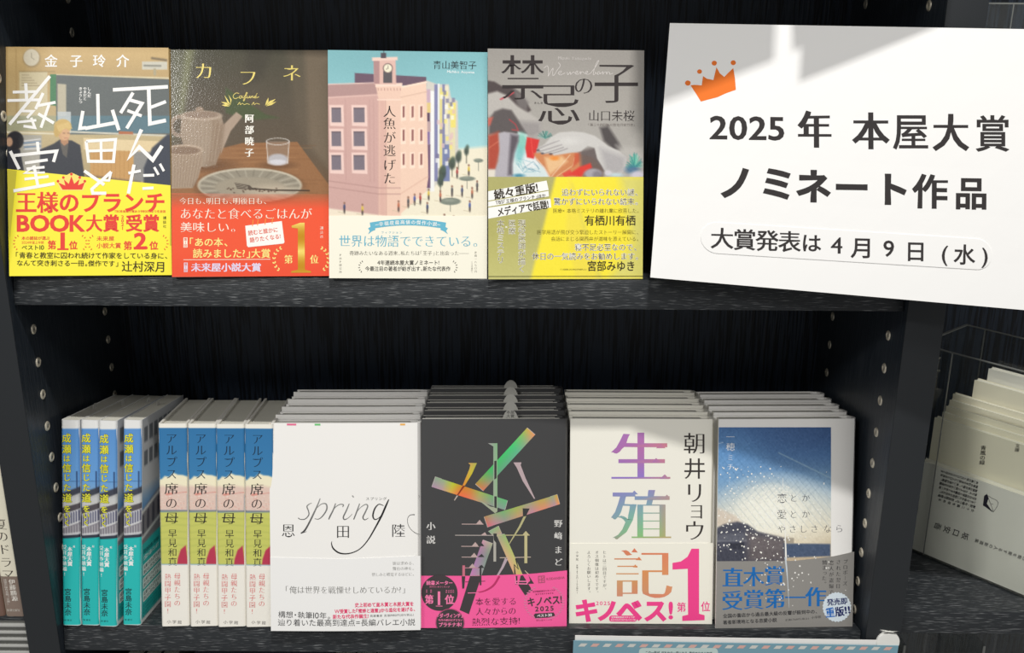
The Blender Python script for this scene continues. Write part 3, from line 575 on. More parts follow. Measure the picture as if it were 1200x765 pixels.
B.text('世界は物語でできている。', 86, 470, 922, 472, 66, Te, 'm'); B.text('フィクション', 338, 419, 468, 419, 13, Te, 'g'); B.text('奇跡みたいなある週末、私たちは「王子」と出会った――', 150, 543, 864, 543, 26, Gy, 'm')
B.text('4年連続本屋大賞ノミネート!', 316, 600, 688, 600, 27, (70, 66, 60), 'G'); B.text('今最注目の著者が紡ぎ出す、新たな代表作', 244, 636, 754, 636, 26, (70, 66, 60), 'G'); B.laurel(236, 625, 34, -1, Gy, n=6, leaf=9); B.laurel(764, 625, 34, 1, Gy, n=6, leaf=9)
B.text('PHP研究所', 97, 545, 97, 665, 14, Gy, 'm', v=True); B.text('定価一八七〇円', 904, 530, 904, 662, 13, Gy, 'm', v=True); B.text('(10%税込)', 882, 590, 882, 662, 10, Gy, 'm', v=True)
B.build('band_lettering', M_MATTE, bd)
# --- 4: grey cover with folded arms, yellow-olive band
root, sh, ax = face_book('t4', 'novel', 'grey novel with pale arms over red and teal shapes, olive and yellow band', .021, True, plain('grey_jacket', (158, 154, 148), .45))
A = Art(sh)
def p4(c):
    c.vg([(-360, (150, 145, 139)), (0, (164, 159, 152)), (400, (172, 168, 162)), (640, (176, 172, 168))])
    c.poly([(0, -100), (60, -90), (110, -60), (190, -50), (260, 0), (330, 120), (280, 160), (150, 60), (0, 20)], (66, 54, 54), .95, 8)
    c.poly([(200, -40), (260, 0), (310, 60), (300, 130), (230, 90)], (120, 114, 112), .8, 14)
    c.poly([(0, 0), (80, -20), (150, 10), (230, 90), (330, 150), (400, 200), (412, 270), (360, 320), (300, 320), (250, 280), (190, 130), (100, 120), (0, 170)], (184, 179, 173), 1, 10)
    c.poly([(250, 200), (400, 210), (405, 290), (340, 325), (260, 300)], (140, 134, 134), .7, 22)
    c.poly([(60, 130), (120, 108), (185, 120), (240, 200), (300, 300), (240, 300), (100, 290), (20, 300), (20, 190)], (84, 76, 76), .95, 10)
    c.poly([(10, 310), (90, 280), (100, 420), (70, 560), (10, 560)], (176, 70, 48), 1, 16); c.line([(20, 400), (90, 350)], 5, (222, 130, 100), .8, 4); c.poly([(10, 180), (50, 170), (30, 230), (10, 240)], (206, 96, 80), .9, 8)
    c.line([(170, 190), (215, 225), (235, 270), (190, 265)], 9, (176, 62, 66), .9, 4); c.line([(105, 40), (160, 15), (200, -10)], 12, (196, 66, 78), .95, 4); c.poly([(10, 560), (70, 560), (80, 620), (10, 620)], (226, 218, 204), 1, 8)
    c.poly([(235, 280), (300, 300), (330, 450), (440, 560), (470, 620), (180, 620), (195, 480)], (212, 226, 226), 1, 8); c.ell(262, 360, 44, 70, (128, 200, 182), .9, 16); c.ell(245, 450, 34, 60, (110, 190, 190), .7, 18); c.ell(330, 500, 60, 60, (228, 232, 232), .9, 18)
    for k in range(26): c.line([(210+rng.uniform(0, 170), 470+rng.uniform(0, 130)), (230+rng.uniform(0, 170), 490+rng.uniform(0, 120))], 4, [(88, 160, 180), (240, 246, 246), (60, 110, 140)][k % 3], .5, 3)
    c.poly([(300, 320), (392, 340), (372, 420), (350, 480), (300, 470), (288, 400)], (214, 44, 40), 1, 6); c.line([(330, 330), (345, 460)], 6, (240, 90, 80), .7, 4)
    for k in range(30): a = rng.uniform(math.pi, 2*math.pi); c.line([(435, 330), (435+55*math.cos(a), 326+50*math.sin(a))], 4, [(66, 140, 128), (40, 96, 92), (150, 190, 180)][k % 3], .8, 2)
    c.poly([(92, 292), (130, 280), (190, 288), (236, 300), (238, 350), (205, 440), (192, 520), (196, 620), (62, 620), (66, 560), (90, 500), (98, 400)], (178, 173, 180), 1, 8)
    c.poly([(180, 300), (238, 310), (236, 350), (204, 440), (190, 520), (190, 600), (160, 600), (170, 440)], (74, 66, 74), .85, 14)
    c.poly([(840, 250), (900, 238), (960, 330), (1010, 410), (960, 430), (870, 350)], (70, 64, 64), .95, 14); c.poly([(960, 380), (1150, 400), (1150, 470), (1060, 500), (980, 430)], (188, 184, 178), .8, 22)
    c.poly([(350, 440), (440, 430), (640, 430), (790, 470), (860, 560), (860, 620), (470, 620), (430, 540), (372, 490)], (206, 132, 84), 1, 8)
    c.poly([(430, 470), (560, 460), (600, 500), (520, 560), (470, 600), (450, 560)], (236, 196, 146), .9, 14); c.ell(505, 476, 34, 16, (236, 140, 50), .9, 8); c.line([(372, 480), (430, 550), (470, 615)], 6, (244, 206, 186), .9, 4); c.line([(480, 615), (560, 520), (620, 450)], 5, (246, 222, 190), .8, 3); c.line([(520, 610), (640, 530), (650, 470)], 4, (248, 220, 180), .8, 3)
    c.poly([(655, 440), (700, 430), (690, 500), (640, 540)], (200, 80, 46), .8, 10); c.poly([(690, 420), (820, 390), (880, 560), (860, 620), (720, 620), (700, 540)], (96, 84, 82), .9, 18)
    c.poly([(600, 600), (690, 540), (770, 512), (782, 545), (720, 590), (700, 612)], (220, 52, 40), 1, 8); c.poly([(560, 590), (620, 560), (640, 600), (580, 616)], (222, 60, 50), .8, 6)
    c.poly([(372, 410), (430, 372), (480, 318), (540, 285), (640, 278), (720, 285), (800, 310), (850, 345), (900, 385), (980, 420), (1040, 470), (1030, 560), (990, 600), (940, 600), (880, 575), (820, 480), (800, 400), (750, 385), (700, 425), (600, 440), (500, 456), (480, 440), (410, 446), (398, 425)], (204, 201, 197), 1, 6)
    c.poly([(840, 400), (1030, 470), (1020, 570), (960, 600), (880, 560)], (164, 160, 162), .7, 24)
    for p in (((395, 426), (470, 404), (560, 375)), ((412, 446), (500, 420), (570, 396)), ((385, 408), (450, 378), (540, 345)), ((480, 442), (540, 426), (600, 404))): c.line(p, 5, (120, 112, 116), .75, 4)
    for x, y in ((382, 417), (414, 440), (476, 444)): c.ell(x, y, 12, 7, (70, 64, 72), .8, 4)
    c.ell(610, 350, 70, 26, (222, 220, 216), .6, 18)
    c.ell(790, 590, 66, 36, (166, 162, 170), 1, 8); c.ell(820, 600, 34, 30, (110, 104, 112), .6, 12)
    for k in range(70): a = rng.uniform(math.pi*.9, 2*math.pi*1.02); r = rng.uniform(.5, 1); c.line([(1095, 540), (1095+66*r*math.cos(a), 535+104*r*math.sin(a))], 4, [(70, 178, 152), (38, 120, 124), (132, 206, 184)][k % 3], .8, 3)
    c.ell(1080, 560, 50, 30, (44, 96, 140), .7, 14); c.ell(1120, 600, 50, 30, (214, 208, 222), .9, 12); c.ell(900, 585, 26, 18, (212, 208, 214), .9, 6); c.ell(960, 600, 50, 14, (196, 220, 224), .8, 8); c.ell(240, 605, 40, 14, (40, 120, 150), .8, 8); c.noise(1.8)
A.fr(570, 110, 6.316).canvas(0, -360, 1175, 632, 190, 166, p4); A.build('cover_picture', M_PRINT, root)
T = Art(sh); T.lay = 4; T.fr(565, 40, 4.5); D4 = (52, 45, 45)
T.text('禁', 90, 228, 338, 228, 228, D4, 'm', sx=.93); T.text('忌', 288, 366, 524, 366, 206, D4, 'm', sx=1.02); T.text('の', 480, 270, 590, 270, 96, D4, 'm', sx=1); T.text('子', 588, 254, 826, 254, 212, D4, 'm', sx=1.02)
T.text('きんき', 272, 363, 322, 363, 11, D4, 'g'); T.text('Mizuki Yamaguchi', 400, 126, 575, 128, 18, (206, 200, 196), 'mt')
Ws = (214, 208, 204)
for p in ([(325, 180), (345, 168), (350, 200), (348, 222), (362, 196), (374, 180), (372, 205), (376, 220), (396, 190), (412, 166), (402, 150)], [(398, 208), (412, 206), (418, 196), (408, 196), (402, 208), (412, 216), (426, 210), (438, 204)],
          [(448, 200), (452, 214), (464, 200), (466, 213), (480, 200), (490, 206), (500, 206), (504, 196), (496, 196), (494, 210), (506, 212), (518, 198), (518, 212), (524, 200), (534, 200), (540, 208), (552, 206), (556, 196), (548, 198), (546, 210), (560, 212), (572, 206)],
          [(572, 206), (600, 170), (615, 140), (604, 150), (590, 190), (586, 214), (598, 208), (596, 200), (612, 214), (622, 204), (612, 198), (610, 212), (626, 208), (636, 198), (636, 212), (644, 202), (654, 200), (656, 212), (662, 200), (672, 202), (672, 212), (690, 206)]): T.line(p, 2.6, Ws, smooth=4)
T.fr(570, 110, 6.316); T.text('山口未桜', 752, 160, 1098, 162, 78, D4, 'm'); T.text('『第三十四回鮎川哲也賞受賞作』', 752, 228, 1100, 230, 20, (110, 100, 96), 'm')
T.build('title_lettering', M_MATTE, root)
bd = band_base(root, sh, [(565, 208.2), (571, 208.2), (754, 208.4), (760, 208.4)], (196, 190, 118))
B = Art(sh); B.fr(565, 190, 5.1)
def ob4(c):
    c.vg([(90, (176, 172, 110)), (400, (180, 176, 104)), (690, (198, 194, 122))])
    c.poly([(440, 80), (1000, 80), (1000, 700), (290, 700)], (248, 230, 62), 1, 10); c.poly([(520, 90), (700, 700), (560, 700), (500, 400)], (238, 218, 84), .6, 14)
    c.poly([(540, 130), (620, 400), (690, 700), (720, 700), (600, 380)], (206, 196, 110), .5, 14); c.poly([(820, 80), (1000, 80), (1000, 700), (760, 700), (900, 480)], (214, 210, 132), .75, 34); c.noise(1.2)
B.canvas(20, 88, 990, 700, 110, 70, ob4, 9); B.lay = 10
for q in (((20, 174), (385, 110), (397, 166), (20, 230)), ((20, 236), (396, 172), (399, 204), (20, 266)), ((20, 272), (408, 218), (413, 270), (20, 338))): B.poly(q, (248, 247, 242))
B.lay = 11; K4 = (52, 44, 30)
B.text('続々重版!', 70, 196, 335, 150, 54, K4, 'B'); B.text('TBS「王様のブランチ」ほか', 78, 243, 380, 198, 22, K4, 'G'); B.text('メディアで話題!', 88, 300, 398, 250, 48, K4, 'B')
Wh = ((250, 248, 238),)
B.text('追わずにいられない謎、', 474, 180, 934, 180, 40, K4, 'm', halo=Wh); B.text('驚かずにいられない結末。', 426, 235, 934, 235, 40, K4, 'm', halo=Wh); B.text('医療×本格ミステリの離れ業に欣喜した。', 422, 290, 938, 290, 26, (104, 92, 30), 'm')
B.text('有栖川有栖', 610, 348, 918, 348, 56, K4, 'G'); B.text('医学用語が飛び交う緊迫したストーリー展開に、', 326, 418, 936, 418, 26, (104, 92, 30), 'm'); B.text('会話にまじる関西弁が滋味を添えている。', 410, 458, 936, 458, 26, (104, 92, 30), 'm')
B.text('寝不足必至なので、', 552, 508, 926, 508, 40, K4, 'm', halo=Wh); B.text('休日の一気読みをお勧めします。', 298, 562, 936, 562, 40, K4, 'm', halo=Wh); B.text('宮部みゆき', 626, 620, 916, 620, 56, K4, 'G'); B.text('(「小説推理」2024年12月号書評より)', 466, 641, 624, 641, 9, (110, 100, 40), 'g')
B.text('現役医師が描く', 237, 342, 237, 660, 40, (122, 114, 70), 'm', v=True, halo=Wh); B.text('医療', 178, 342, 178, 432, 38, (122, 114, 70), 'm', v=True, halo=Wh); B.text('×', 150, 370, 150, 404, 24, (248, 246, 236), 'G', v=True); B.text('本格ミステリ', 110, 342, 110, 606, 40, (122, 114, 70), 'm', v=True, halo=Wh)
B.line([(20, 683), (972, 681)], 4, (70, 66, 36))
B.build('band_lettering', M_MATTE, bd)
ST = {'spring': (.0262, 6.), 'b6': (.0262, 6.), 'b7': (.0240, 7.), 'b8': (.0236, 8.)}
# ------------------------------------------------------------------ stacks of face-out books on the lower shelf
ORD = ['front', 'second', 'third', 'fourth', 'rearmost']
def stack(root, n, step, slope, what, drop=()):
    """books standing one behind another: copies of the front book without its hidden print"""
    base = root.matrix_world.copy(); D = Vector((0, 1, 0))
    ends = []
    for k in range(1, n):
        r = root.copy(); COL.objects.link(r)
        off = D*(step*k); off.z = -step*k*math.tan(R_(slope))
        r.matrix_world = Matrix.Translation(off+Vector((0, 0, 0)))@base
        pos = ['second book from the front', 'third and middle book', 'fourth book from the front', 'rearmost book'][k-1]
        r['label'] = pos+' in the stack of '+what
        for ch in list(root.children):
            if ch.name.split('.')[0] in drop: continue
            c = ch.copy(); COL.objects.link(c); c.parent = r
        ends.append(r)
    return ends
# --- 5: white cover with a calligraphic latin title
root, sh, ax = face_book('spring', 'novel', 'front white novel with a grey calligraphic latin title, cover facing out', .0232, True, M_WHITE, 'stack of white novels', bow=.0018, mp=plain('shade_paper', (214, 212, 202), .8))
T = Art(sh); T.lay = 2; T.fr(310, 580, 4.637)
gc = lambda x, y: tuple(np.array((150, 150, 148))*(1-q)+np.array((60, 60, 60))*q for q in [min(1, max(0, (y-585)/45))])[0]
T.line([(258, 42), (246, 46), (232, 60), (240, 84), (242, 106), (222, 128), (196, 130), (184, 122)], [3, 4, 7, 6, 6, 5, 4, 5], gc, smooth=4)
T.line([(304, 16), (290, 52), (262, 112), (238, 160), (218, 192), (198, 206)], [5, 7, 9, 9, 10, 5], gc, smooth=4); T.line([(288, 66), (312, 46), (336, 46), (340, 74), (320, 108), (296, 128), (274, 126)], [3, 4, 7, 8, 6, 4, 3], gc, smooth=4); T.line([(198, 206), (232, 196)], [6, 1], gc)
T.line([(388, 42), (376, 76), (358, 112), (350, 130)], [5, 7, 8, 5], gc, smooth=4); T.line([(368, 90), (388, 62), (412, 48), (430, 50), (426, 62)], [3, 4, 5, 6, 5], gc, smooth=4)
T.line([(462, 44), (446, 82), (430, 116), (436, 130), (456, 122), (478, 100)], [5, 7, 7, 6, 3, 2], gc, smooth=4); T.line([(478, 0), (486, 10)], 6, gc)
T.line([(518, 44), (504, 84), (486, 130)], [5, 7, 6], gc, smooth=4); T.line([(500, 94), (522, 66), (550, 48), (562, 58), (550, 88), (536, 118), (546, 132), (566, 122)], [2, 3, 5, 7, 7, 7, 5, 2], gc, smooth=4)
T.line([(648, 56), (622, 48), (600, 72), (590, 110), (600, 130), (622, 122), (648, 92)], [3, 5, 8, 9, 6, 4, 3], (50, 50, 50), smooth=4)
T.line([(676, 22), (658, 62), (636, 112), (600, 180), (560, 246), (516, 292), (462, 314), (410, 312), (376, 288), (366, 262), (368, 248)], [5, 10, 10, 8, 6, 5, 6, 8, 8, 5, 2], (26, 26, 26), smooth=4)
T.line([(816, 106), (792, 108), (778, 126), (780, 158), (796, 186), (822, 206), (852, 216)], [5, 3, 2.4, 2.4, 2.4, 2.4, 2], (60, 60, 60), smooth=4); T.line([(838, 0), (848, 18), (856, 22)], 2.4, (90, 90, 90))
T.text('スプリング', 550, 18, 666, 18, 16, (110, 110, 110), 'g')
for ch, x, y in (('恩', 130, 191), ('田', 428, 195), ('陸', 728, 191)): T.text(ch, x-38, y, x+38, y, 68, (58, 58, 58), 'm', sx=1)
T.fr(310, 440, 2.353)
for x0, x1, col in ((62, 88, (236, 110, 150)), (139, 155, (110, 200, 120)), (374, 388, (240, 180, 90)), (14, 22, (240, 190, 120))): T.poly([(x0, 132), (x1, 132), (x1, 137), (x0, 137)], col)
T.build('title_lettering', M_MATTE, root)
bd = band_base(root, sh, [(314, 652.5), (320, 652.8), (400, 654), (495, 651)], (244, 243, 241))
B = Art(sh); B.lay = 10; B.fr(310, 580, 4.637); Gy = (150, 149, 146); Pk = (232, 60, 112)
B.text('彼は求める、', 696, 368, 814, 368, 18, Gy, 'm'); B.text('舞台の神を。', 696, 397, 814, 397, 18, Gy, 'm'); B.text('憎しみと錯覚するほどに。', 584, 428, 814, 428, 18, Gy, 'm')
B.text('「俺は世界を戦慄せしめているか?」', 112, 512, 768, 512, 38, (140, 139, 136), 'm'); B.text('史上初めて直木賞と本屋大賞を', 492, 593, 812, 589, 22, Pk, 'B'); B.text('W受賞した『蜜蜂と遠雷』から進化を遂げる、', 382, 628, 820, 618, 21, Pk, 'B'); B.text('新たな代表作誕生!', 372, 657, 568, 653, 21, Pk, 'B')
B.text('筑摩書房 定価1980円(10%税込)', 574, 653, 812, 648, 12, (90, 90, 90), 'g'); B.text('構想・執筆10年。', 74, 646, 364, 652, 34, (52, 52, 54), 'g'); B.text('辿り着いた最高到達点=長編バレエ小説', 72, 690, 820, 688, 35, (52, 52, 54), 'g')
B.build('band_lettering', M_MATTE, bd)
stack(root, 5, *ST['spring'], 'white novels', ('title_lettering', 'paper_band'))
# --- 6: charcoal cover with rainbow foil strips, pink band
root, sh, ax = face_book('b6', 'novel', 'front charcoal novel with rainbow foil strips and a pink band, cover facing out', .0232, True, M_BLACKJ, 'stack of charcoal novels', bow=.0015, mp=bpy.data.materials['shade_paper'])
T = Art(sh); T.lay = 4; DK = (62, 62, 63)
def ramp(p, q, stops):
    p = np.array(p, float); q = np.array(q, float); e = q-p; L = e@e
    xs = [s[0] for s in stops]; cs = np.array([s[1] for s in stops], float)
    def f(x, y):
        t = ((x-p[0])*e[0]+(y-p[1])*e[1])/L; n = ((x-p[0])*-e[1]+(y-p[1])*e[0])/math.sqrt(L)
        c = np.array([np.interp(t, xs, cs[:, k]) for k in range(3)]); return np.clip(c+np.array([n*3.0, -n*2.2, n*2.5]), 0, 255)
    return f
P6 = lambda x, y, low=0: (490+x/5.883, (610 if low else 490)+y/5.883)
def ribbon(q, stops, a, b, low=0, n=16, lay=3, pale=True):
    T.fr(490, 610 if low else 490, 5.883)
    if pale: c = np.mean(q, axis=0); T.poly([tuple(c+(np.array(p)-c)*1.0+np.sign(np.array(p)-c)*2.5) for p in q], (206, 196, 190), lay-1)
    T.grid(q, n, 5, ramp(P6(*a, low), P6(*b, low), stops), lay)
Gr, Og, Ye, Gn, Gy6, Pl = (96, 192, 130), (226, 130, 84), (222, 206, 60), (132, 180, 146), (170, 168, 164), (178, 150, 180)
ribbon([(395, 450), (750, 65), (805, 113), (450, 497)], [(0, (220, 140, 80)), (.12, (160, 170, 110)), (.25, (96, 186, 120)), (.7, (92, 206, 140)), (.86, (150, 196, 130)), (1, (236, 176, 100))], (420, 474), (778, 90))
ribbon([(120, 403), (615, 563), (597, 628), (95, 473)], [(0, (168, 166, 164)), (.12, (180, 176, 160)), (.25, (214, 200, 70)), (.38, (240, 130, 60)), (.5, (232, 140, 80)), (.62, (190, 180, 110)), (.8, (140, 176, 140)), (1, (126, 186, 146))], (108, 438), (606, 596))
ribbon([(455, 675), (957, 525), (975, 592), (480, 747)], [(0, (214, 130, 110)), (.1, (190, 160, 150)), (.25, (150, 176, 140)), (.45, (196, 180, 110)), (.6, (190, 160, 160)), (.78, (226, 166, 100)), (.95, (180, 170, 160)), (1, (240, 170, 70))], (468, 711), (966, 558))
ribbon([(445, 130), (512, 155), (437, 375), (358, 375)], [(0, (206, 178, 170)), (.3, (160, 146, 158)), (.7, (170, 156, 176)), (1, (196, 150, 180))], (478, 142), (398, 375), 1)
ribbon([(485, 72), (552, 34), (575, 82), (530, 112)], [(0, (150, 190, 150)), (1, (206, 170, 150))], (485, 72), (570, 90), 1)
ribbon([(540, 92), (598, 90), (722, 375), (664, 375)], [(0, (170, 186, 140)), (.35, (206, 196, 130)), (.7, (226, 196, 140)), (1, (222, 190, 120))], (568, 92), (692, 375), 1)
T.fr(490, 490, 5.883); FO = lambda x, y: (160, 186, 150) if x < 590 else (206, 176, 180)
T.poly([(480, 170), (546, 170), (546, 640), (518, 600), (518, 192)], ramp(P6(530, 170), P6(530, 640), [(0, (150, 186, 150)), (.5, (150, 196, 150)), (1, (170, 190, 160))]), 4)
T.poly([(525, 292), (540, 290), (540, 410), (525, 420)], DK, 5); T.poly([(525, 535), (541, 535), (541, 618), (525, 612)], DK, 5); T.poly([(410, 556), (500, 606), (541, 612), (545, 640), (530, 652)], (178, 186, 160), 4)
T.poly([(345, 306), (405, 306), (372, 380), (322, 462), (306, 462), (352, 350), (360, 320)], ramp(P6(400, 306), P6(310, 462), [(0, (190, 186, 90)), (.5, (222, 200, 60)), (1, (240, 150, 60))]), 4); T.poly([(306, 466), (322, 466), (276, 528), (268, 526)], (150, 60, 30), 5); T.poly([(266, 530), (276, 532), (252, 566), (248, 562)], (206, 190, 180), 4)
T.poly([(656, 302), (712, 302), (706, 320), (740, 410), (806, 552), (798, 553), (720, 430), (680, 340)], (200, 178, 182), 4)
T.poly([(720, 618), (768, 620), (742, 672), (722, 676)], DK, 5); T.line([(738, 668), (700, 745), (625, 866)], [16, 14, 5], (196, 190, 140), 4)
def hbar(x0, x1, y, c=(206, 180, 176), t=5): T.line([(x0, y), (x1, y)], t, c, 4); T.poly([(x1-52, y), (x1-26, y-30), (x1, y+2)], c, 4)
hbar(300, 450, 727)
T.fr(490, 610, 5.883); hbar(297, 420, 174); hbar(300, 412, 248); hbar(310, 400, 322); T.line([(255, 98), (525, 98)], 5, (196, 186, 180), 4); T.poly([(430, 98), (460, 76), (475, 98)], (206, 180, 176), 4)
for y in (160, 235, 310): T.poly([(410, y+12), (438, y-10), (456, y+12)], DK, 5)
T.line([(540, 97), (768, 97)], 6, (206, 196, 150), 4); T.poly([(716, 97), (742, 68), (768, 98)], (206, 196, 150), 4); T.line([(742, 97), (742, 290)], 20, (210, 200, 150), 4); T.line([(528, 92), (528, 278)], 18, (190, 186, 176), 4); T.poly([(518, 85), (542, 85), (538, 150), (522, 130)], DK, 5)
T.line([(562, 252), (776, 248)], 6, (204, 186, 170), 4); T.line([(608, 258), (580, 320), (545, 378)], [22, 16, 12], (196, 176, 186), 4); T.line([(672, 258), (690, 330), (662, 300), (668, 378)], [10, 6, 6, 12], DK, 5); T.line([(314, 305), (314, 378)], 18, (214, 120, 140), 4); T.line([(325, 322), (430, 322)], 5, (206, 150, 160), 4); T.line([(430, 305), (430, 376)], 12, DK, 5); T.line([(735, 340), (770, 378)], [4, 12], (206, 186, 160), 4)
for ch, y in (('小', 36), ('説', 130)): T.text(ch, 88, y-30, 88, y+30, 54, (226, 224, 220), 'M', v=True, lay=3)
for ch, y in (('野', 18), ('﨑', 104), ('ま', 200), ('ど', 284)): T.text(ch, 966, y-28, 966, y+28, 50, (226, 224, 220), 'M', v=True, lay=3)
T.build('title_lettering', M_FOIL, root)
bd = band_base(root, sh, [(490, 674.5), (494, 674.5), (560, 674), (620, 672), (667, 668)], (252, 96, 162))
B = Art(sh); B.lay = 11; Pk6 = (252, 130, 178); D6 = (66, 60, 62)
B.o = (490, 610, 5.883)
B.poly([(300, 379), (325, 379), (318, 462), (304, 465)], D6); B.poly([(358, 377), (437, 376), (350, 640), (286, 612)], D6, 10); B.line([(325, 418), (462, 412)], 4, D6); B.line([(430, 378), (430, 440)], 12, D6); B.line([(560, 377), (520, 440), (460, 478), (395, 492)], [14, 14, 10, 4], (190, 50, 104), smooth=4)
B.poly([(706, 374), (722, 372), (787, 478), (737, 512), (690, 440), (700, 400)], D6, 10); B.line([(668, 378), (672, 430), (750, 432), (752, 414), (668, 414)], 7, Pk6, 12); B.poly([(668, 376), (684, 376), (684, 436), (668, 436)], D6, 10); B.poly([(760, 372), (798, 430), (748, 432), (772, 410)], D6, 10); B.line([(342, 494), (420, 492)], 5, Pk6, 12)
B.ell(147, 495, 125, 124, D6, 10, n=48); B.ell(220, 700, 100, 98, D6, 12, n=44); B.ring(220, 700, 97, 95, 3, (226, 90, 146), 13, n=44)
B.text('読書メーター', 56, 427, 240, 425, 27, Pk6, 'B'); B.text('読みたい本ランキング', 78, 453, 218, 453, 10, Pk6, 'g'); B.text('第', 46, 540, 108, 540, 56, Pk6, 'B'); B.text('1', 110, 532, 178, 532, 106, Pk6, 'm'); B.line([(122, 586), (168, 586)], 4, Pk6); B.text('位', 184, 540, 250, 540, 58, Pk6, 'B')
for y in (478, 490): B.text('月間', 44, y, 104, y, 9, Pk6, 'g'); B.text('総合部門', 188, y, 250, y, 9, Pk6, 'g')
B.lay = 14; B.text('『ダ・ヴィンチ』', 132, 652, 310, 648, 28, Pk6, 'B'); B.text('今月の絶対はずさない', 138, 682, 308, 680, 14, Pk6, 'G'); B.text('プラチナ本!', 140, 714, 302, 710, 28, Pk6, 'B')
B.lay = 11; C6 = (84, 40, 58)
B.text('本を愛する', 394, 554, 680, 550, 50, C6, 'm'); B.text('人々からの', 396, 622, 676, 616, 50, C6, 'm'); B.text('熱烈な支持!', 368, 694, 704, 684, 50, C6, 'm')
B.poly([(826, 378), (872, 375), (874, 424), (828, 428)], (168, 84, 110)); B.poly([(831, 383), (867, 380), (869, 420), (833, 423)], (236, 96, 150), 12)
B.line([(850, 382), (851, 422)], 4, (168, 84, 110), 13); B.line([(832, 404), (850, 403), (868, 386)], 4, (168, 84, 110), 13); B.line([(851, 408), (868, 407)], 4, (168, 84, 110), 13); B.text('KODANSHA', 884, 400, 1010, 390, 17, (168, 84, 110), 'G')
for k in range(17):
    for sd in (-1, 1): a = R_(100+k*9)*sd if sd > 0 else R_(80-k*9); x, y = 868+132*math.cos(R_(90)+sd*R_(12+k*8.6)), 560+118*math.sin(R_(90)+sd*R_(12+k*8.6)); B.ell(x, y, 11, 5, (226, 124, 166), n=8)
B.text('紀伊國屋書店スタッフが', 790, 486, 944, 476, 11, (140, 50, 90), 'G'); B.text('全力でおすすめする', 806, 504, 934, 496, 10, (140, 50, 90), 'G')
B.text('キノベス!', 750, 558, 992, 540, 58, D6, 'B', lay=12); B.text('2025', 800, 606, 938, 600, 34, D6, 'B', lay=12); B.poly([(796, 646), (806, 636), (934, 630), (944, 652), (900, 664), (806, 668)], D6, 12); B.text('ベスト30', 818, 652, 922, 646, 19, (246, 230, 236), 'B', lay=13); B.text('第22回キノベス', 812, 684, 924, 680, 10, (140, 50, 90), 'g')
B.build('band_lettering', M_MATTE, bd)
# the half-round order slip that stands out between the pages
ts = local_sheet(.0155, .0085, lambda u, v, d: np.stack([u, -d+0*u, v], -1))
tb = MB().prism([(.0078+.0078*math.cos(R_(a)), -.006+.0138*math.sin(R_(a))) if a not in (0, 180) else ((.0156, -.012) if a == 0 else (0, -.012)) for a in [0]+list(range(20, 161, 10))+[180]], 0, .0003, axis=1)
tb = tb.build('order_slip', plain('grey_slip_card', (196, 195, 188), .7), root); tb.location = (.0735, .0105, sh.h-.0005)
B = Art(ts); B.fr(0, 0, 1); B.text('本屋', 4, 3.4, 11.6, 3.4, 3, (110, 110, 106), 'G'); B.text('大賞', 4, 7, 11.6, 7, 3, (110, 110, 106), 'G'); B.build('slip_lettering', M_MATTE, tb)
MB().box((.001, .0004, sh.h-.004), (sh.w-.008, .0021, sh.h+.0004)).build('cover_board', plain('board_edge', (206, 204, 196), .7), root); MB().box((.001, .0232-.0021, sh.h-.004), (sh.w-.008, .0232-.0004, sh.h+.0004)).build('cover_board', bpy.data.materials['board_edge'], root)
es = stack(root, 5, *ST['b6'], 'charcoal novels', ('title_lettering', 'paper_band'))
# --- 7: cream cover, rainbow vertical title
root, sh, ax = face_book('b7', 'novel', 'front cream novel with a rainbow vertical title and a big pink numeral, cover facing out', .0228, True, M_CREAM, 'stack of cream novels', mp=bpy.data.materials['shade_paper'])
T = Art(sh); T.lay = 2
def rain(x, y):
    st = [(500, (176, 120, 190)), (530, (186, 112, 172)), (560, (150, 124, 206)), (578, (140, 150, 196)), (600, (130, 182, 178)), (628, (140, 200, 132)), (640, (226, 124, 96)), (668, (226, 150, 92)), (688, (214, 160, 110)), (702, (226, 130, 110))]
    c = np.array([np.interp(y, [s[0] for s in st], [s[1][k] for s in st]) for k in range(3)])
    q = min(1, max(0, (x-762)/22)); r = min(1, max(0, (740-x)/24)); c = c*(1-q*.5)+np.array((236, 150, 110))*q*.5
    return c*(1-r*.35)+np.array((150, 120, 200) if y < 640 else (200, 180, 150))*r*.35
T.fr(660, 490, 5.883)
def big(ch, x0, y0, x1, y1, A=T):
    g = glyph(ch)[0]; bx = (g[:, 0].min(), g[:, 0].max()); by = (g[:, 1].min(), g[:, 1].max()); g2, fs, nr = glyph(ch)
    q = g2+nr*np.array([.016, -.022]); px = x0+(q[:, 0]-bx[0])/(bx[1]-bx[0])*(x1-x0); py = y1-(q[:, 1]-by[0])/(by[1]-by[0])*(y1-y0)
    A.add(A.T(np.c_[px, py]), fs, rain)
big('生', 338, 92, 732, 424); big('殖', 338, 486, 738, 845)
for p in ([(640, 206), (674, 174), (706, 206)], [(612, 304), (640, 274), (676, 304)], [(665, 418), (700, 386), (732, 418)], [(468, 524), (490, 498), (516, 524)], [(690, 550), (716, 526), (736, 552)]): T.poly(p, rain)
A7 = (58, 52, 50)
for ch, y in zip('朝井リョウ', (172, 346, 512, 636, 774)): T.text(ch, 906, y-80, 906, y+80, 138, A7, 'm', v=True, sx=1 if ch != 'ョ' else .85)
T.build('title_lettering', M_MATTE, root)
bd = band_base(root, sh, [(664, 636.6), (668, 636.6), (836, 636.2), (840, 636.2)], (247, 244, 230))
B = Art(sh); B.lay = 10; B.fr(660, 610, 5.883); P7 = (248, 70, 146)
big('記', 358, 192, 745, 527, B)
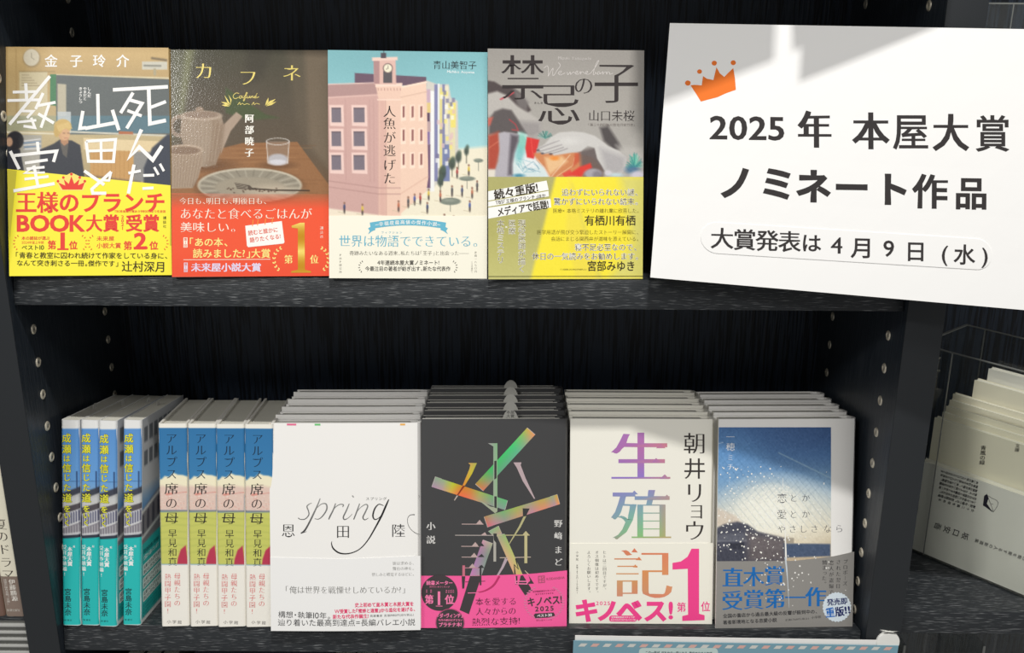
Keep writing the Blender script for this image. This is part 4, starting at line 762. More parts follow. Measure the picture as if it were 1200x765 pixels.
for p in ([(470, 216), (490, 188), (514, 218)], [(500, 270), (522, 248), (542, 272)], [(480, 320), (496, 300), (514, 322)]): B.poly(p, rain)
B.text('ヒトは二回目ですが、', 285, 203, 285, 488, 23, A7, 'm', v=True); B.text('オス個体は初めてです。', 232, 203, 232, 508, 23, A7, 'm', v=True); B.text('よろしくお願いします。', 177, 203, 177, 508, 23, A7, 'm', v=True)
B.text('小学館', 96, 205, 96, 278, 16, A7, 'm', v=True); B.text('定価1870円(10%税込)', 96, 300, 96, 500, 12, A7, 'm', v=True)
for ch, x, sz in (('キ', 160, 158), ('ノ', 305, 150), ('ベ', 455, 165), ('ス', 635, 155), ('!', 741, 150)): B.text(ch, x-78, 618, x+78, 618, sz*.92, P7, 'BB', sx=1)
B.text('2025', 222, 568, 326, 568, 27, P7, 'G'); B.rrect(316, 652, 508, 694, 18, P7, 12); B.text('紀伊國屋書店スタッフが', 332, 664, 492, 664, 12, (252, 240, 240), 'G', lay=13); B.text('全力でおすすめするベスト30', 328, 682, 498, 682, 12, (252, 240, 240), 'G', lay=13)
B.text('第', 782, 594, 848, 594, 60, P7, 'G'); B.text('位', 948, 590, 1014, 590, 62, P7, 'G')
B.poly([(884, 192), (936, 192), (936, 640), (974, 650), (974, 684), (820, 690), (820, 656), (860, 646), (858, 330), (753, 336), (753, 290), (810, 280), (856, 248)], P7)
B.build('band_lettering', M_MATTE, bd)
stack(root, 5, *ST['b7'], 'cream novels', ('title_lettering', 'paper_band'))
# --- 8: blue sky through wire mesh, silver-grey band
root, sh, ax = face_book('b8', 'novel', 'front novel with blue sky behind wire mesh and a silver-grey band, cover facing out', .0228, True, M_WHITE, 'stack of sky-cover novels', mp=bpy.data.materials['shade_paper'])
A = Art(sh)
def p8(c):
    c.vg([(60, (66, 108, 164)), (250, (92, 140, 194)), (420, (130, 168, 204)), (600, (196, 206, 206)), (760, (232, 222, 196)), (980, (200, 180, 150))])
    c.glow(780, 60, 560, (52, 84, 134), .8, 330, .8); c.glow(100, 330, 360, (118, 172, 222), .5)
    c.glow(470, 660, 480, (252, 248, 230), 1, 300, .7); c.glow(430, 640, 260, (255, 254, 240), 1, 200, .5)
    for k in range(26):
        a = k*52-700; c.line([(a, 60), (a+560, 760)], 1.6, (60, 96, 140), .34, 2)
    for k in range(26):
        a = k*46+40; c.line([(a, 60), (a-520, 560)], 1.6, (60, 96, 140), .3, 2)
    c.line([(486, 238), (840, 410)], 6, (170, 200, 216), .75, 4); c.line([(52, 180), (100, 166)], 4, (226, 238, 244), .8, 2)
    c.poly([(48, 610), (120, 640), (200, 680), (240, 740), (48, 740)], (222, 206, 188), .8, 12)
    c.poly([(48, 760), (110, 730), (200, 712), (270, 730), (340, 780), (420, 800), (530, 826), (530, 990), (48, 990)], (78, 80, 94), 1, 8); c.line([(60, 846), (260, 842)], 10, (150, 152, 160), .6, 4); c.poly([(150, 860), (250, 855), (240, 905), (150, 905)], (40, 42, 54), .7, 4); c.poly([(60, 900), (520, 905), (520, 990), (60, 990)], (60, 62, 76), .7, 6)
    for k in range(12): c.line([(60+k*34, 880), (90+k*34, 990)], 3, (110, 112, 124), .4, 2)
    c.poly([(270, 790), (530, 826), (530, 990), (270, 990)], (176, 150, 130), .35, 30); c.poly([(60, 800), (240, 790), (260, 830), (60, 850)], (120, 122, 132), .5, 8)
    c.poly([(530, 820), (700, 860), (530, 880)], (240, 226, 196), .8, 10); c.poly([(520, 862), (842, 866), (842, 950), (530, 960)], (68, 86, 116), .95, 5); c.noise(4, 2)
    c.poly([(520, 820), (590, 824), (590, 862), (520, 860)], (150, 140, 126), .7, 4)
A.fr(830, 490, 5.883).canvas(56, 62, 846, 985, 150, 168, p8, 2); A.lay = 4
for k in range(340):
    q = rng.normal(0, 1, 2); x, y = 330+q[0]*190, 690+q[1]*170
    if k % 4 == 0: x, y = rng.uniform(60, 500), rng.uniform(330, 980)
    if 60 < x < 838 and 330 < y < 976: r = rng.uniform(2.5, 6.5); A.ell(x, y, r, r, (252, 250, 242), 4, n=6)
A.line([(514, 410), (516, 500), (520, 640), (530, 800), (536, 976)], [2, 3, 4, 8, 12], (250, 248, 240)); A.build('cover_picture', M_PRINT, root)
T = Art(sh); T.lay = 5; T.fr(830, 490, 5.883); B8 = (72, 74, 88)
for ch, y in zip('一穂ミチ', (128, 196, 270, 334)): T.text(ch, 152, y-30, 152, y+30, 54 if ch in '一穂' else 42, (246, 248, 250), 'm', v=True)
T.text('Michi Ichiho', 146, 378, 146, 575, 11, (220, 232, 240), 'g', v=True)
for t, xs, y in (('恋とか', (508, 588, 672), 550), ('愛とか', (506, 586, 672), 662), ('やさしさなら', (505, 582, 655, 732, 822, 902), 764)):
    for ch, x in zip(t, xs): T.text(ch, x-32, y-(x-500)*.012, x+32, y-(x-500)*.012, 62 if ch in '恋愛' else 52, B8, 'mt', sx=1)
T.build('title_lettering', M_MATTE, root)
bd = band_base(root, sh, [(836, 657.5), (840, 657.5), (930, 657), (975, 652), (1002, 646)], (158, 155, 150), printed('silver_band', .38, metal=.25))
B = Art(sh); B.lay = 10; B.fr(830, 610, 5.883); Bl = (22, 108, 182); D8 = (44, 44, 48)
for ch, x in zip('直木賞', (168, 312, 456)): B.text(ch, x-66, 390-(x-168)*.04, x+66, 390-(x-168)*.04, 126, Bl, 'M', sx=1)
for ch, x in zip('受賞第一作', (165, 312, 460, 600, 740)): B.text(ch, x-66, 548-(x-165)*.045, x+66, 548-(x-165)*.045, 126, Bl, 'M', sx=1)
B.text('全国の書店から過去最大級の反響が殺到中の、', 100, 656, 752, 624, 26, D8, 'G'); B.text('著者新境地となる恋愛小説', 100, 700, 472, 682, 26, D8, 'G'); B.text('定価1,760円(税込)', 528, 684, 694, 672, 13, D8, 'm'); B.text('小学館', 708, 668, 778, 660, 18, D8, 'm')
B.text('捕まった。', 800, 268, 798, 450, 30, D8, 'm', v=True); B.text('恋人が盗撮で', 848, 268, 846, 510, 30, D8, 'm', v=True); B.text('された翌日', 897, 262, 893, 470, 30, D8, 'm', v=True); B.text('プロポーズ', 945, 262, 941, 450, 30, D8, 'm', v=True)
for k in range(46): q = rng.normal(0, 1, 2); B.ell(520+q[0]*150, 380+q[1]*90, *(rng.uniform(3, 7),)*2, (240, 238, 232), n=6)
B.line([(530, 250), (540, 340), (546, 420), (556, 600)], [12, 10, 5, 2], (206, 214, 220), 11, smooth=3)
bp = [(885+(100 if i % 2 else 94)*math.cos(2*math.pi*i/56), 594+(104 if i % 2 else 98)*math.sin(2*math.pi*i/56)) for i in range(56)]; B.poly(bp, (216, 228, 236), 12)
B.text('発売即', 816, 562, 958, 550, 42, (22, 34, 96), 'B', lay=13); B.text('重', 806, 634, 872, 628, 62, (20, 104, 190), 'B', lay=13); B.text('版', 872, 628, 936, 620, 60, (22, 34, 96), 'B', lay=13); B.text('!!', 934, 616, 980, 610, 56, (22, 34, 96), 'BB', lay=13)
B.build('band_lettering', M_MATTE, bd)
stack(root, 5, *ST['b8'], 'sky-cover novels', ('title_lettering', 'paper_band', 'cover_picture'))
# ------------------------------------------------------------------ spine-out books on the lower shelf
def spine_book(name, label, group, w, h, dep, mat, rr, board=.0006, under=0):
    root = empty(name, label=label, cat='book', group=group); n = 5; f = []
    for k in range(n+1): a = R_(180+90*k/n); f.append((rr+rr*math.cos(a), rr+rr*math.sin(a)))
    for k in range(n+1): a = R_(270+90*k/n); f.append((w-rr+rr*math.cos(a), rr+rr*math.sin(a)))
    f += [(w, dep), (w-board, dep), (w-board, rr+.001)]+[(w-rr, rr*.45+.0004), (rr, rr*.45+.0004)]+[(board, rr+.001), (board, dep), (0, dep)]
    MB().prism(f, 0, h).build('dust_jacket', mat, root, smooth=True)
    box('page_block', (board+.0001, rr*.6+.0008, under), (w-board-.0001, dep-under-.0003, h-max(under, .0006)), M_PAGE, root)
    return root
def round_surf(w, rr):        # the spine face rounds into its corners
    return lambda u, v, d: np.stack([u+0*d, -d+rr-np.sqrt(np.maximum(rr**2-np.clip(np.maximum(rr-u, u-(w-rr)), 0, rr*.985)**2, 0)), v], -1)
def copy_tree(o, parent=None):
    c = o.copy(); COL.objects.link(c); c.parent = parent
    for ch in list(o.children): copy_tree(ch, c)
    return c
SPN = {'a1': (.0008, -.0030, 1.9), 'a2': (.0177, -.0023, 2.0), 'a3': (.0347, -.0046, 2.0), 'a4': (.0552, -.0013, 2.1), 'c1': (.0918, -.0038, .8), 'c2': (.1179, -.0034, .8), 'c3': (.1434, -.0039, .8), 'c4': (.1687, -.0035, .8)}
def spn_place(root, key, al):
    x, d, ro = SPN[key]; ax = stand(0., x, d, .3, al, -ro); org = ax[0]+ax[3]*(.0004+.016*math.sin(R_(ro))); root.matrix_world = mw((org, *ax[1:])); return mw((org, *ax[1:]))
wA, hA = .0162, .1905
root = spine_book('paperback', 'sky-blue and teal paperback, fourth and rightmost of its row, back cover showing beside its spine', 'row of teal paperbacks', wA, hA, .129, plain('pale_jacket', (238, 238, 236), .35), .0030)
wA = .0162; M4 = spn_place(root, 'a4', 1.5)
sh = Sheet(M4, wA, hA, round_surf(wA, .003)); A = Art(sh)
def sky_print(c):
    c.vg([(195, (238, 238, 236)), (244, (238, 238, 236)), (247, (92, 150, 214)), (560, (106, 164, 222)), (640, (130, 170, 210)), (700, (190, 190, 190))])
    c.line([(430, 562), (570, 572)], 3, (60, 90, 130), .8, 1); c.line([(547, 510), (547, 640)], 8, (40, 66, 110), .95, 2)
    c.poly([(430, 650), (570, 600), (570, 660), (430, 690)], (56, 56, 66), .9, 5); c.poly([(430, 690), (570, 640), (570, 700), (430, 740)], (206, 206, 204), .9, 4)
    c.poly([(430, 740), (570, 700), (570, 740), (430, 780)], (78, 72, 78), .95, 3); c.poly([(430, 780), (570, 735), (570, 910), (430, 910)], (208, 208, 212), .95, 3)
    for k in range(9): c.line([(436+k*15, 790-k*5), (436+k*15, 850-k*4)], 8, (72, 74, 104), .95, 1.5)
    c.line([(430, 862), (570, 812)], 5, (236, 236, 232), 1, 2); c.poly([(430, 868), (570, 820), (570, 880), (430, 895)], (112, 106, 116), .8, 4)
    for k in range(8): c.line([(440+k*16, 870-k*5), (440+k*16, 905-k*3)], 4, (226, 226, 226), .8, 1.5)
    c.poly([(430, 905), (570, 895), (570, 920), (430, 925)], (46, 50, 66), 1, 3)
    c.poly([(430, 922), (575, 915), (575, 1460), (430, 1460)], (34, 190, 186), 1, 1)
A.fr(60, 455, 5.277).canvas(436, 192, 572, 1478, 30, 240, lambda c: (sky_print(c), c.poly([(430, 1456), (580, 1452), (580, 1500), (430, 1500)], (240, 240, 238), 1, 1)), 2)
A.build('spine_picture', M_PRINT, root)
T = Art(sh); T.lay = 4; T.fr(60, 455, 5.277); YL = (240, 236, 60)
for ch, y, s in (('成', 303, 50), ('瀬', 370, 50), ('は', 428, 38), ('信', 487, 50), ('じ', 545, 42), ('た', 607, 44), ('道', 672, 52), ('を', 738, 40)): T.text(ch, 486, y-29, 486, y+29, s, YL, 'G', v=True, halo=((66, 80, 60),))
T.fr(60, 590, 5.1)
for ch, y in (('い', 64), ('く', 108)): T.text(ch, 468, y-25, 468, y+25, 36, YL, 'G', v=True, halo=((66, 80, 60),))
T.text('本屋大賞', 483, 250, 483, 366, 27, (246, 250, 248), 'B', v=True); T.text('受賞作続編!', 450, 236, 450, 430, 24, (220, 240, 236), 'B', v=True); T.text('祝', 508, 236, 508, 262, 12, (246, 250, 248), 'G', v=True)
T.text('宮島未奈', 468, 498, 468, 660, 36, (30, 70, 74), 'G', v=True); T.text('新潮社', 444, 687, 492, 687, 10, (30, 90, 90), 'g')
T.build('spine_lettering', M_MATTE, root)
side = local_sheet(.129, hA, lambda u, v, d: np.stack([wA+d+0*u, u+.003, v], -1)); side.w = .125
A = Art(side)
def bk(c):
    c.vg([(0, (196, 200, 206)), (62, (206, 208, 210)), (80, (104, 156, 206)), (200, (104, 156, 206))])
    for y0 in (8, 30): 
        for k in range(9): c.poly([(5+k*14, y0), (15+k*14, y0), (15+k*14, y0+14), (5+k*14, y0+14)], (96, 102, 110), .9, .6)
    c.poly([(0, 84), (130, 60), (130, 112), (0, 118)], (128, 124, 130), 1, 2)
    for k in range(9): c.line([(2+k*15, 92-k*2), (2+k*15, 104-k*2)], 7, (72, 70, 84), .9, .8)
    c.line([(0, 86), (130, 66)], 3, (226, 226, 222), 1, 1); c.line([(0, 110), (130, 92)], 3, (222, 222, 220), 1, 1)
    c.poly([(0, 116), (130, 112), (130, 200), (0, 200)], (34, 186, 182), 1, .6); c.poly([(-1, hA*1000-4.2), (130, hA*1000-4.2), (130, 200), (-1, 200)], (240, 240, 238), 1, .5)
A.fr(0, 0, 1).canvas(0, 0, 125, hA*1000, 90, 130, bk, 1); A.build('back_cover_picture', M_PRINT, root)
T = Art(side); T.fr(0, 0, 1); T.lay = 3
for k in range(3): T.rrect(3, 136+k*12.5, 60, 146.5+k*12.5, 2, (226, 236, 232)); T.text('成瀬が走れば町も走る、', 5, 139+k*12.5, 57, 139+k*12.5, 3.4, (70, 100, 104), 'G', lay=4); T.text('読むほど好きになる。', 5, 143.6+k*12.5, 50, 143.6+k*12.5, 3.4, (70, 100, 104), 'G', lay=4)
T.text('累計読者の熱い声が続々', 4, 124, 50, 124, 4.2, (20, 96, 100), 'G'); T.text('全国から届いています', 4, 130, 48, 130, 4.2, (226, 246, 244), 'G')
for k in range(4): T.text('天下を取りにいく主人公、ふたたび', 4, 176+k*3.4-.6, 60, 176+k*3.4-.6, 2.4, (20, 96, 100), 'g')
T.build('back_cover_lettering', M_MATTE, root)
sl = MB().prism([(.0052*math.cos(R_(a)), .0052*math.sin(R_(a))) for a in range(0, 181, 12)], 0, .0003, axis=0).build('order_slip', bpy.data.materials['grey_slip_card'], root); sl.location = (wA*.45, .075, hA-.0006)
for k, lb in ((3, 'third sky-blue and teal paperback of its row, second from the gap before the blue spines'), (2, 'second sky-blue and teal paperback of its row, counted from the bookcase side'), (1, 'first sky-blue and teal paperback, against the socketed bookcase side')):
    r = copy_tree(root); spn_place(r, f'a{k}', .3); r['label'] = lb
    for ch in r.children:
        if ch.name.startswith('order_slip'): ch.location = (wA*(.3+.15*k), .040+.018*k, hA-.0006)
wC, hC = .0249, .1880
root = spine_book('novel', 'first blue, pink and green spined novel, next to the gap after the teal paperbacks', 'row of blue-topped spines', wC, hC, .128, plain('cream_jacket', (246, 242, 232), .4), .0022, .0022, .0018)
M1 = spn_place(root, 'c1', 7); sh = Sheet(M1, wC, hC, round_surf(wC, .0022)); A = Art(sh)
def alps(c):
    c.vg([(40, (246, 243, 232)), (63, (246, 243, 232)), (66, (46, 118, 172)), (430, (56, 128, 180)), (470, (60, 130, 180))])
    c.poly([(30, 425), (60, 415), (80, 395), (110, 400), (140, 372), (170, 385), (205, 388), (240, 400), (240, 520), (30, 520)], (248, 240, 208), 1, 6)
    c.poly([(20, 480), (60, 460), (100, 470), (150, 455), (240, 470), (240, 635), (20, 635)], (232, 204, 190), 1, 12)
    for k in range(60): c.ell(rng.uniform(30, 230), rng.uniform(500, 625), 4, 3, [(222, 140, 130), (250, 240, 230), (190, 170, 170)][k % 3], .5, 3)
    c.line([(150, 512), (230, 505)], 4, (214, 110, 100), .7, 2); c.line([(95, 520), (125, 516)], 14, (222, 110, 96), .6, 5); c.line([(20, 634), (240, 634)], 9, (124, 122, 128), .85, 3)
    c.poly([(20, 644), (240, 640), (240, 1000), (20, 1000)], (206, 208, 106), 1, 2)
    for k in range(6): c.line([(20, 700+k*46), (130, 680+k*46), (240, 690+k*46)], 8, (176, 184, 92), .45, 7)
    c.poly([(170, 960), (190, 900), (225, 870), (240, 1000), (165, 1000)], (190, 56, 84), 1, 3)
    c.poly([(10, 1004), (240, 1004), (240, 1500), (10, 1500)], (246, 242, 232), 1, 1)
A.fr(180, 490, 5.8875).canvas(26, 42, 236, 1462, 42, 240, alps, 2); A.build('spine_picture', M_PRINT, root)
T = Art(sh); T.lay = 4; T.fr(180, 490, 5.8875); D1 = (28, 54, 78); K1 = (46, 44, 44)
for ch, y, s, c in (('ア', 135, 70, D1), ('ル', 215, 70, D1), ('プ', 296, 70, D1), ('ス', 380, 70, D1), ('席', 480, 86, K1), ('の', 580, 74, K1), ('母', 682, 88, K1)): T.text(ch, 126, y-44, 126, y+44, s, c, 'm', v=True)
T.fr(170, 440, 2.354)
for ch, y in zip('早見和真', (433, 459, 485, 511)): T.text(ch, 77, y-13, 77, y+13, 22, K1, 'm', v=True)
T.text('母親たちの', 90, 541, 90, 634, 16, (226, 120, 120), 'm', v=True); T.text('熱闘甲子園!', 64, 543, 64, 656, 16, (226, 120, 120), 'm', v=True); T.text('小学館', 60, 676, 104, 678, 9, (110, 106, 104), 'g')
T.build('spine_lettering', M_MATTE, root)
for k, lb in ((2, 'second blue, pink and green spined novel of its row of four'), (3, 'third blue, pink and green spined novel of its row of four'), (4, 'fourth blue, pink and green spined novel, touching the stack of white novels')):
    r = copy_tree(root); spn_place(r, f'c{k}', 7 if k < 4 else 5.5); r['label'] = lb
# ------------------------------------------------------------------ the big white notice card
TLs, BLs = np.array(at(785, 27, 1, .032)), np.array(at(762, 325, 1, -.0100))
TRs, BRs = np.array(at(1232, 34.6, 1, -.030)), np.array(at(1232, 366, 1, -.066))
root = empty('notice_card', tuple(BLs), 'large white announcement card with an orange crown and black Japanese lettering', 'sign')
def sign_surf(u, v, d):
    a, b = (u/.297)[..., None], (v/.21)[..., None]; p = (1-a)*(1-b)*BLs+a*(1-b)*BRs+a*b*TRs+(1-a)*b*TLs
    n = np.cross(TRs-BLs, TLs-BRs); n = n/np.linalg.norm(n); n = n if n[1] < 0 else -n
    return p+n*np.asarray(d)[..., None]-BLs
us, vs = np.meshgrid(np.linspace(0, .297, 9), np.linspace(0, .21, 7)); Fv = sign_surf(us.ravel(), vs.ravel(), np.zeros(63)); Bv = sign_surf(us.ravel(), vs.ravel(), np.full(63, -.0007))
fc = [(j*9+i, j*9+i+1, (j+1)*9+i+1, (j+1)*9+i) for j in range(6) for i in range(8)]; rim = [i for i in range(9)]+[j*9+8 for j in range(1, 7)]+[54+i for i in range(7, -1, -1)]+[j*9 for j in range(5, 0, -1)]
fc = fc+[tuple(63+k for k in q[::-1]) for q in fc]+[(rim[k], 63+rim[k], 63+rim[(k+1) % len(rim)], rim[(k+1) % len(rim)]) for k in range(len(rim))]
M_CARD = plain('white_card', (247, 246, 244), .55, bump=.15, bscale=60)
card = mesh_obj('card', np.r_[Fv, Bv], fc, M_CARD, root)
sh = Sheet(Matrix.Translation(BLs), .297, .21, sign_surf); T = Art(sh); T.lay = 2; T.fr(750, 0, 2.013); KS = (50, 46, 46); OR = (242, 122, 40)
T.text('2025', 160, 290, 337, 292, 56, KS, 'B'); T.text('年', 366, 293, 446, 293, 74, KS, 'S')
for ch, x, y in zip('本屋大賞', (538, 633, 728, 828), (296, 297, 299, 301)): T.text(ch, x-42, y, x+42, y, 76, KS, 'G' if ch in '屋賞' else 'B', sx=1)
for ch, x, y in zip('ノミネート作品', (222, 318, 402, 492, 588, 678, 776), (418, 420, 426, 428, 432, 437, 441)): T.text(ch, x-41, y, x+41, y+1, 74 if ch != '品' else 70, KS, 'B' if ch in '作品' else 'S', sx=1)
T.build('notice_lettering', M_MATTE, root)
T = Art(sh); T.lay = 2; T.fr(750, 0, 2.013)
T.poly([(118, 193), (128, 192), (144, 193), (147, 172), (156, 178), (171, 181), (178, 152), (186, 166), (196, 174), (206, 164), (217, 154), (221, 178), (223, 203), (200, 211), (180, 220), (160, 225), (142, 230), (132, 214)], OR)
for x, y, r in ((112, 188, 6.5), (139, 162, 5.5), (173, 143, 6), (217, 142, 6)): T.ell(x, y, r, r*.9, OR)
T.build('crown_emblem', M_MATTE, root)
# correction strip glued on the card
n = 44; tp = []; bt = []
for k in range(n+1):
    x = 140+(825-140)*(.5-.5*math.cos(math.pi*k/n)); yc = 554+(x-178)*.059; q = 1 if 178 < x < 788 else math.sqrt(max(0, 1-((178-x)/38.)**2)) if x <= 178 else math.sqrt(max(0, 1-((x-788)/37.)**2))
    tp.append((x, yc-38*q-.2)); bt.append((x, yc+38*q+.2))
T = Art(sh); T.fr(750, 0, 2.013); a_, b_ = sh.uv(T.T(tp)), sh.uv(T.T(bt)); rows = [a_*(1-f)+b_*f for f in (0, .33, .67, 1)]; V = [sign_surf(r[:, 0], r[:, 1], np.full(n+1, .0005)) for r in rows]+[sign_surf(rows[0][:, 0], rows[0][:, 1], np.zeros(n+1)), sign_surf(rows[3][:, 0], rows[3][:, 1], np.zeros(n+1))]
N1 = n+1; fq = [(r*N1+i+N1, r*N1+i+N1+1, r*N1+i+1, r*N1+i) for r in range(3) for i in range(n)]+[(i, i+1, 4*N1+i+1, 4*N1+i) for i in range(n)]+[(5*N1+i, 5*N1+i+1, 3*N1+i+1, 3*N1+i) for i in range(n)]
strip = mesh_obj('pasted_strip', np.concatenate(V), fq, M_CARD, root)
T = Art(sh); T.lay = 13; T.fr(750, 0, 2.013)
for ch, x, y, s in (('大', 189, 554, 47), ('賞', 241, 557, 47), ('発', 293, 559, 47), ('表', 345, 561, 47), ('は', 396, 564, 42), ('4', 455, 570, 42), ('月', 515, 575, 47), ('9', 578, 577, 42), ('日', 642, 583, 46)): T.text(ch, x-27, y, x+27, y+1, s, KS, 'G', sx=1)
T.text('(', 700, 588, 724, 589, 46, KS, 'G', sx=1); T.text('水', 733, 590, 785, 592, 46, KS, 'G', sx=1); T.text(')', 796, 593, 820, 594, 46, KS, 'G', sx=1)
T.build('strip_lettering', M_MATTE, strip)
# two unseen cards added above the frame, outlined to cast the notice card's shadow
def shade_card(label, pts, y):
    P = []
    for (px_, py_) in pts:
        u, v = sh0.uv([(px_, py_)])[0]; q = sign_surf(np.array([u]), np.array([v]), np.zeros(1))[0]+BLs; L = np.array(KEY); t = (y-q[1])/(L[1]-q[1]); p = q+t*(L-q); P.append((p[0], p[2]))
    root = empty('shadow_card', (P[0][0], y, P[0][1]), label, 'sign'); zt = .82
    prof = [(x-P[0][0], z-P[0][1]) for x, z in P]; prof = prof+[(prof[-1][0], zt-P[0][1]), (prof[0][0], zt-P[0][1])]
    MB().prism(prof, 0, .0008, axis=1).build('card', M_WHITE, root)
    xm = (prof[0][0]+prof[-1][0])/2; box('holder_arm', (xm-.006, .0010, .632-P[0][1]), (xm+.006, .0105-y-.002, .6335-P[0][1]), M_RIM, root)
sh0 = sh
shade_card('unseen card added above the frame to shade the notice card, left of the lit gap', [(757, 124), (905, 68)], -.055)
shade_card('unseen card added above the frame to shade the notice card, right of the lit gap', [(934, 92), (1110, 26)], -.055)
# ------------------------------------------------------------------ card and leaflet hanging from the lower shelf edge
pa = [np.array(at(*q)) for q in ((672, 750.5, 1, -.005), (1053, 756.5, 1, -.005))]; ex = pa[1]-pa[0]; wc = np.linalg.norm(ex)
root = empty('leaflet', tuple(pa[0]+np.array((0, 0, -.21))), 'slate-blue leaflet with an airmail striped border, hung on the lower shelf edge', 'leaflet'); X = ex/wc; X[1] = 0; X /= np.linalg.norm(X); U = np.array([-X[2], 0, X[0]]); ax = (pa[0]-U*.21, X, np.array([0, 1., 0]), U); root.matrix_world = mw(ax)
box('sheet', (0, 0, 0), (wc, .0006, .21), plain('slate_blue_card', (122, 164, 180), .45), root)
sh = Sheet(mw(ax), wc, .21); T = Art(sh); T.lay = 2; T.fr(660, 735, 3.0)
for k in range(26):
    x = 52+k*42.9; y = 56+k*.5; T.poly([(x, y+11), (x+11, y), (x+34, y+.3), (x+23, y+11.3)], (222, 178, 168) if k % 2 else (214, 214, 208))
T.rrect(266, 72, 544, 130, 14, (196, 216, 212)); T.text('この一冊が、だれかの一冊になる。書店で出会う物語', 288, 88, 524, 92, 11, (60, 84, 90), 'G', lay=4)
T.text('ノミネート作品のご案内', 300, 130, 520, 132, 20, (240, 246, 246), 'G')
T.build('leaflet_print', M_MATTE, root)
a0, a1 = np.array(at(674, 744.5, 1, -.0035)), np.array(at(1030, 750, 1, -.0035)); X = (a1-a0)/np.linalg.norm(a1-a0); U = np.array([-X[2], 0, X[0]])
o = box('backing_sheet', (0, 0, 0), (float(np.linalg.norm(a1-a0)), .0005, .205), M_WHITE); frame(o, a0-U*.205, X, np.array([0, 1., 0]), U); tag(o, 'plain white sheet showing as a thin edge behind the slate-blue leaflet', 'paper')
c0 = np.array(at(1040, 751.5, 1, -.0025)); mg = MB().prism([(.0105*math.cos(R_(a)), .0105*math.sin(R_(a))) for a in range(0, 360, 12)], -.002, .0012, axis=1).build('magnet', plain('white_plastic', (240, 240, 234), .3), None, bevel=.0006); mg.location = c0; tag(mg, 'round white button magnet on the bookcase edge behind the leaflet corner', 'magnet')
# ------------------------------------------------------------------ left bay: two spines
def tall_spine(name, label, x, w, h, col, band, bandh, zb=.0076, y=.012, tilt=0, text=None):
    root = spine_book(name, label, None, w, h, .128, plain(name+'_jacket', col, .45), .003); root.location = (x, y, zb); root.rotation_euler = (0, R_(tilt), 0)
    bpy.context.view_layer.update()
    sf = round_surf(w, .003); s2 = local_sheet(w, h, sf)
    if band:
        A = Art(s2, 0, bandh); A.fr(0, 0, 1); A.grid([(0, (h-bandh)*1000), (w*1000, (h-bandh)*1000), (w*1000, h*1000), (0, h*1000)], 12, 4, band, 6); bd = A.build('paper_band', M_PRINT, root)
    if text: A = Art(s2); A.fr(0, 0, 1); text(A); A.build('spine_lettering', M_MATTE, root)
    return root
xl, xr = at(3, 700, 1, .012)[0], at(27, 700, 1, .012)[0]; hb = .19
def ltx(A):
    K = (70, 62, 56)
    for ch, y in zip('夏のドラマ', (96, 108, 121, 134, 146)): A.text(ch, 8.5, y-6, 8.5, y+6, 10, K, 'm', v=True, lay=2)
    A.text('伊藤勝源', 11, 151, 11, 174, 5.2, (236, 230, 220), 'M', v=True, lay=8); A.text('待望の傑作長編〈文庫〉', 5, 151, 5, 178, 2.6, (228, 220, 210), 'g', v=True, lay=8); A.text('新潮文庫刊', 2.4, 183.5, 14, 183.5, 2.4, (226, 220, 210), 'g', lay=8)
tall_spine('paperback', 'cream-spined book with a brown band in the neighbouring bay, cut off by the frame', xl, .0185, hb, (242, 236, 214), (140, 122, 110), .0415, text=ltx)
tall_spine('paperback', 'dark brown spine at the very edge beside the cream-spined book', xl-.0182, .0175, .186, (120, 92, 80), None, 0)
# ------------------------------------------------------------------ right bay: clear stand holding pale books
zr = .0207; C = np.array(at(1084.5, 651, 2, zr)); A0 = np.array(at(1068.5, 644, 2, zr)); B0 = np.array(at(1200, 699, 2, zr)); e = B0-A0; e[2] = 0; e /= np.linalg.norm(e); nn = np.array([-e[1], e[0], 0.]); Uz = np.array([0, 0, 1.])
st = empty('acrylic_stand', tuple(C), 'clear acrylic box stand holding pale paperbacks in the right-hand bay', 'display stand'); frame(st, C-nn*.0045, e, nn, Uz)
t_ = .0022; Ls, Ds, Hs = .20, .062, .226
XL = -.019
def plate(nm, a, b): return box(nm, a, b, M_ACR, st, bevel=.0005)
plate('front_plate', (XL, 0, .0025), (Ls, t_, .215)); plate('back_plate', (XL, Ds-t_, .0025), (Ls, Ds, Hs)); plate('side_plate', (XL, t_+.0002, .0025), (XL+t_, Ds-t_-.0002, Hs)); plate('base_plate', (XL, 0, 0), (Ls, Ds, .0024))
for a, b in (((XL, -.0002, .2150), (Ls, t_, .2158)), ((XL, Ds-t_, Hs), (Ls, Ds, Hs+.0008)), ((XL-.0004, t_, Hs), (XL+t_, Ds-t_, Hs+.0008)), ((-.0006, -.0005, .003), (.0003, .0004, .215)), ((-.0006, Ds-.0008, .003), (.0003, Ds, Hs))): box('polished_edge', a, b, M_RIM, st)
M_PALE = plain('pale_matt_cover', (238, 236, 226), .38); M_PALE2 = plain('pale_cover_lit', (240, 234, 212), .35)
def flat_book(label, off, start, L, H, T_, mat, text=None, grp=None, z=.0026):
    root = empty('paperback', label=label, cat='book', group=grp); org = C-nn*.0045+e*start+nn*off+Uz*z; ax = (org, e, nn, Uz); root.matrix_world = mw(ax)
    j = MB(); j.box((0, 0, 0), (L, .0003, H)); j.box((0, T_-.0003, 0), (L, T_, H)); j.box((0, .0003, 0), (L, T_-.0003, .0004)); j.build('cover', mat, root)
    box('page_block', (.0005, .0004, .0005), (L-.0006, T_-.0004, H-.0008), M_PAGE, root)
    if text: s2 = Sheet(mw(ax), L, H); A = Art(s2); text(A); A.build('cover_lettering', M_MATTE, root)
    return root
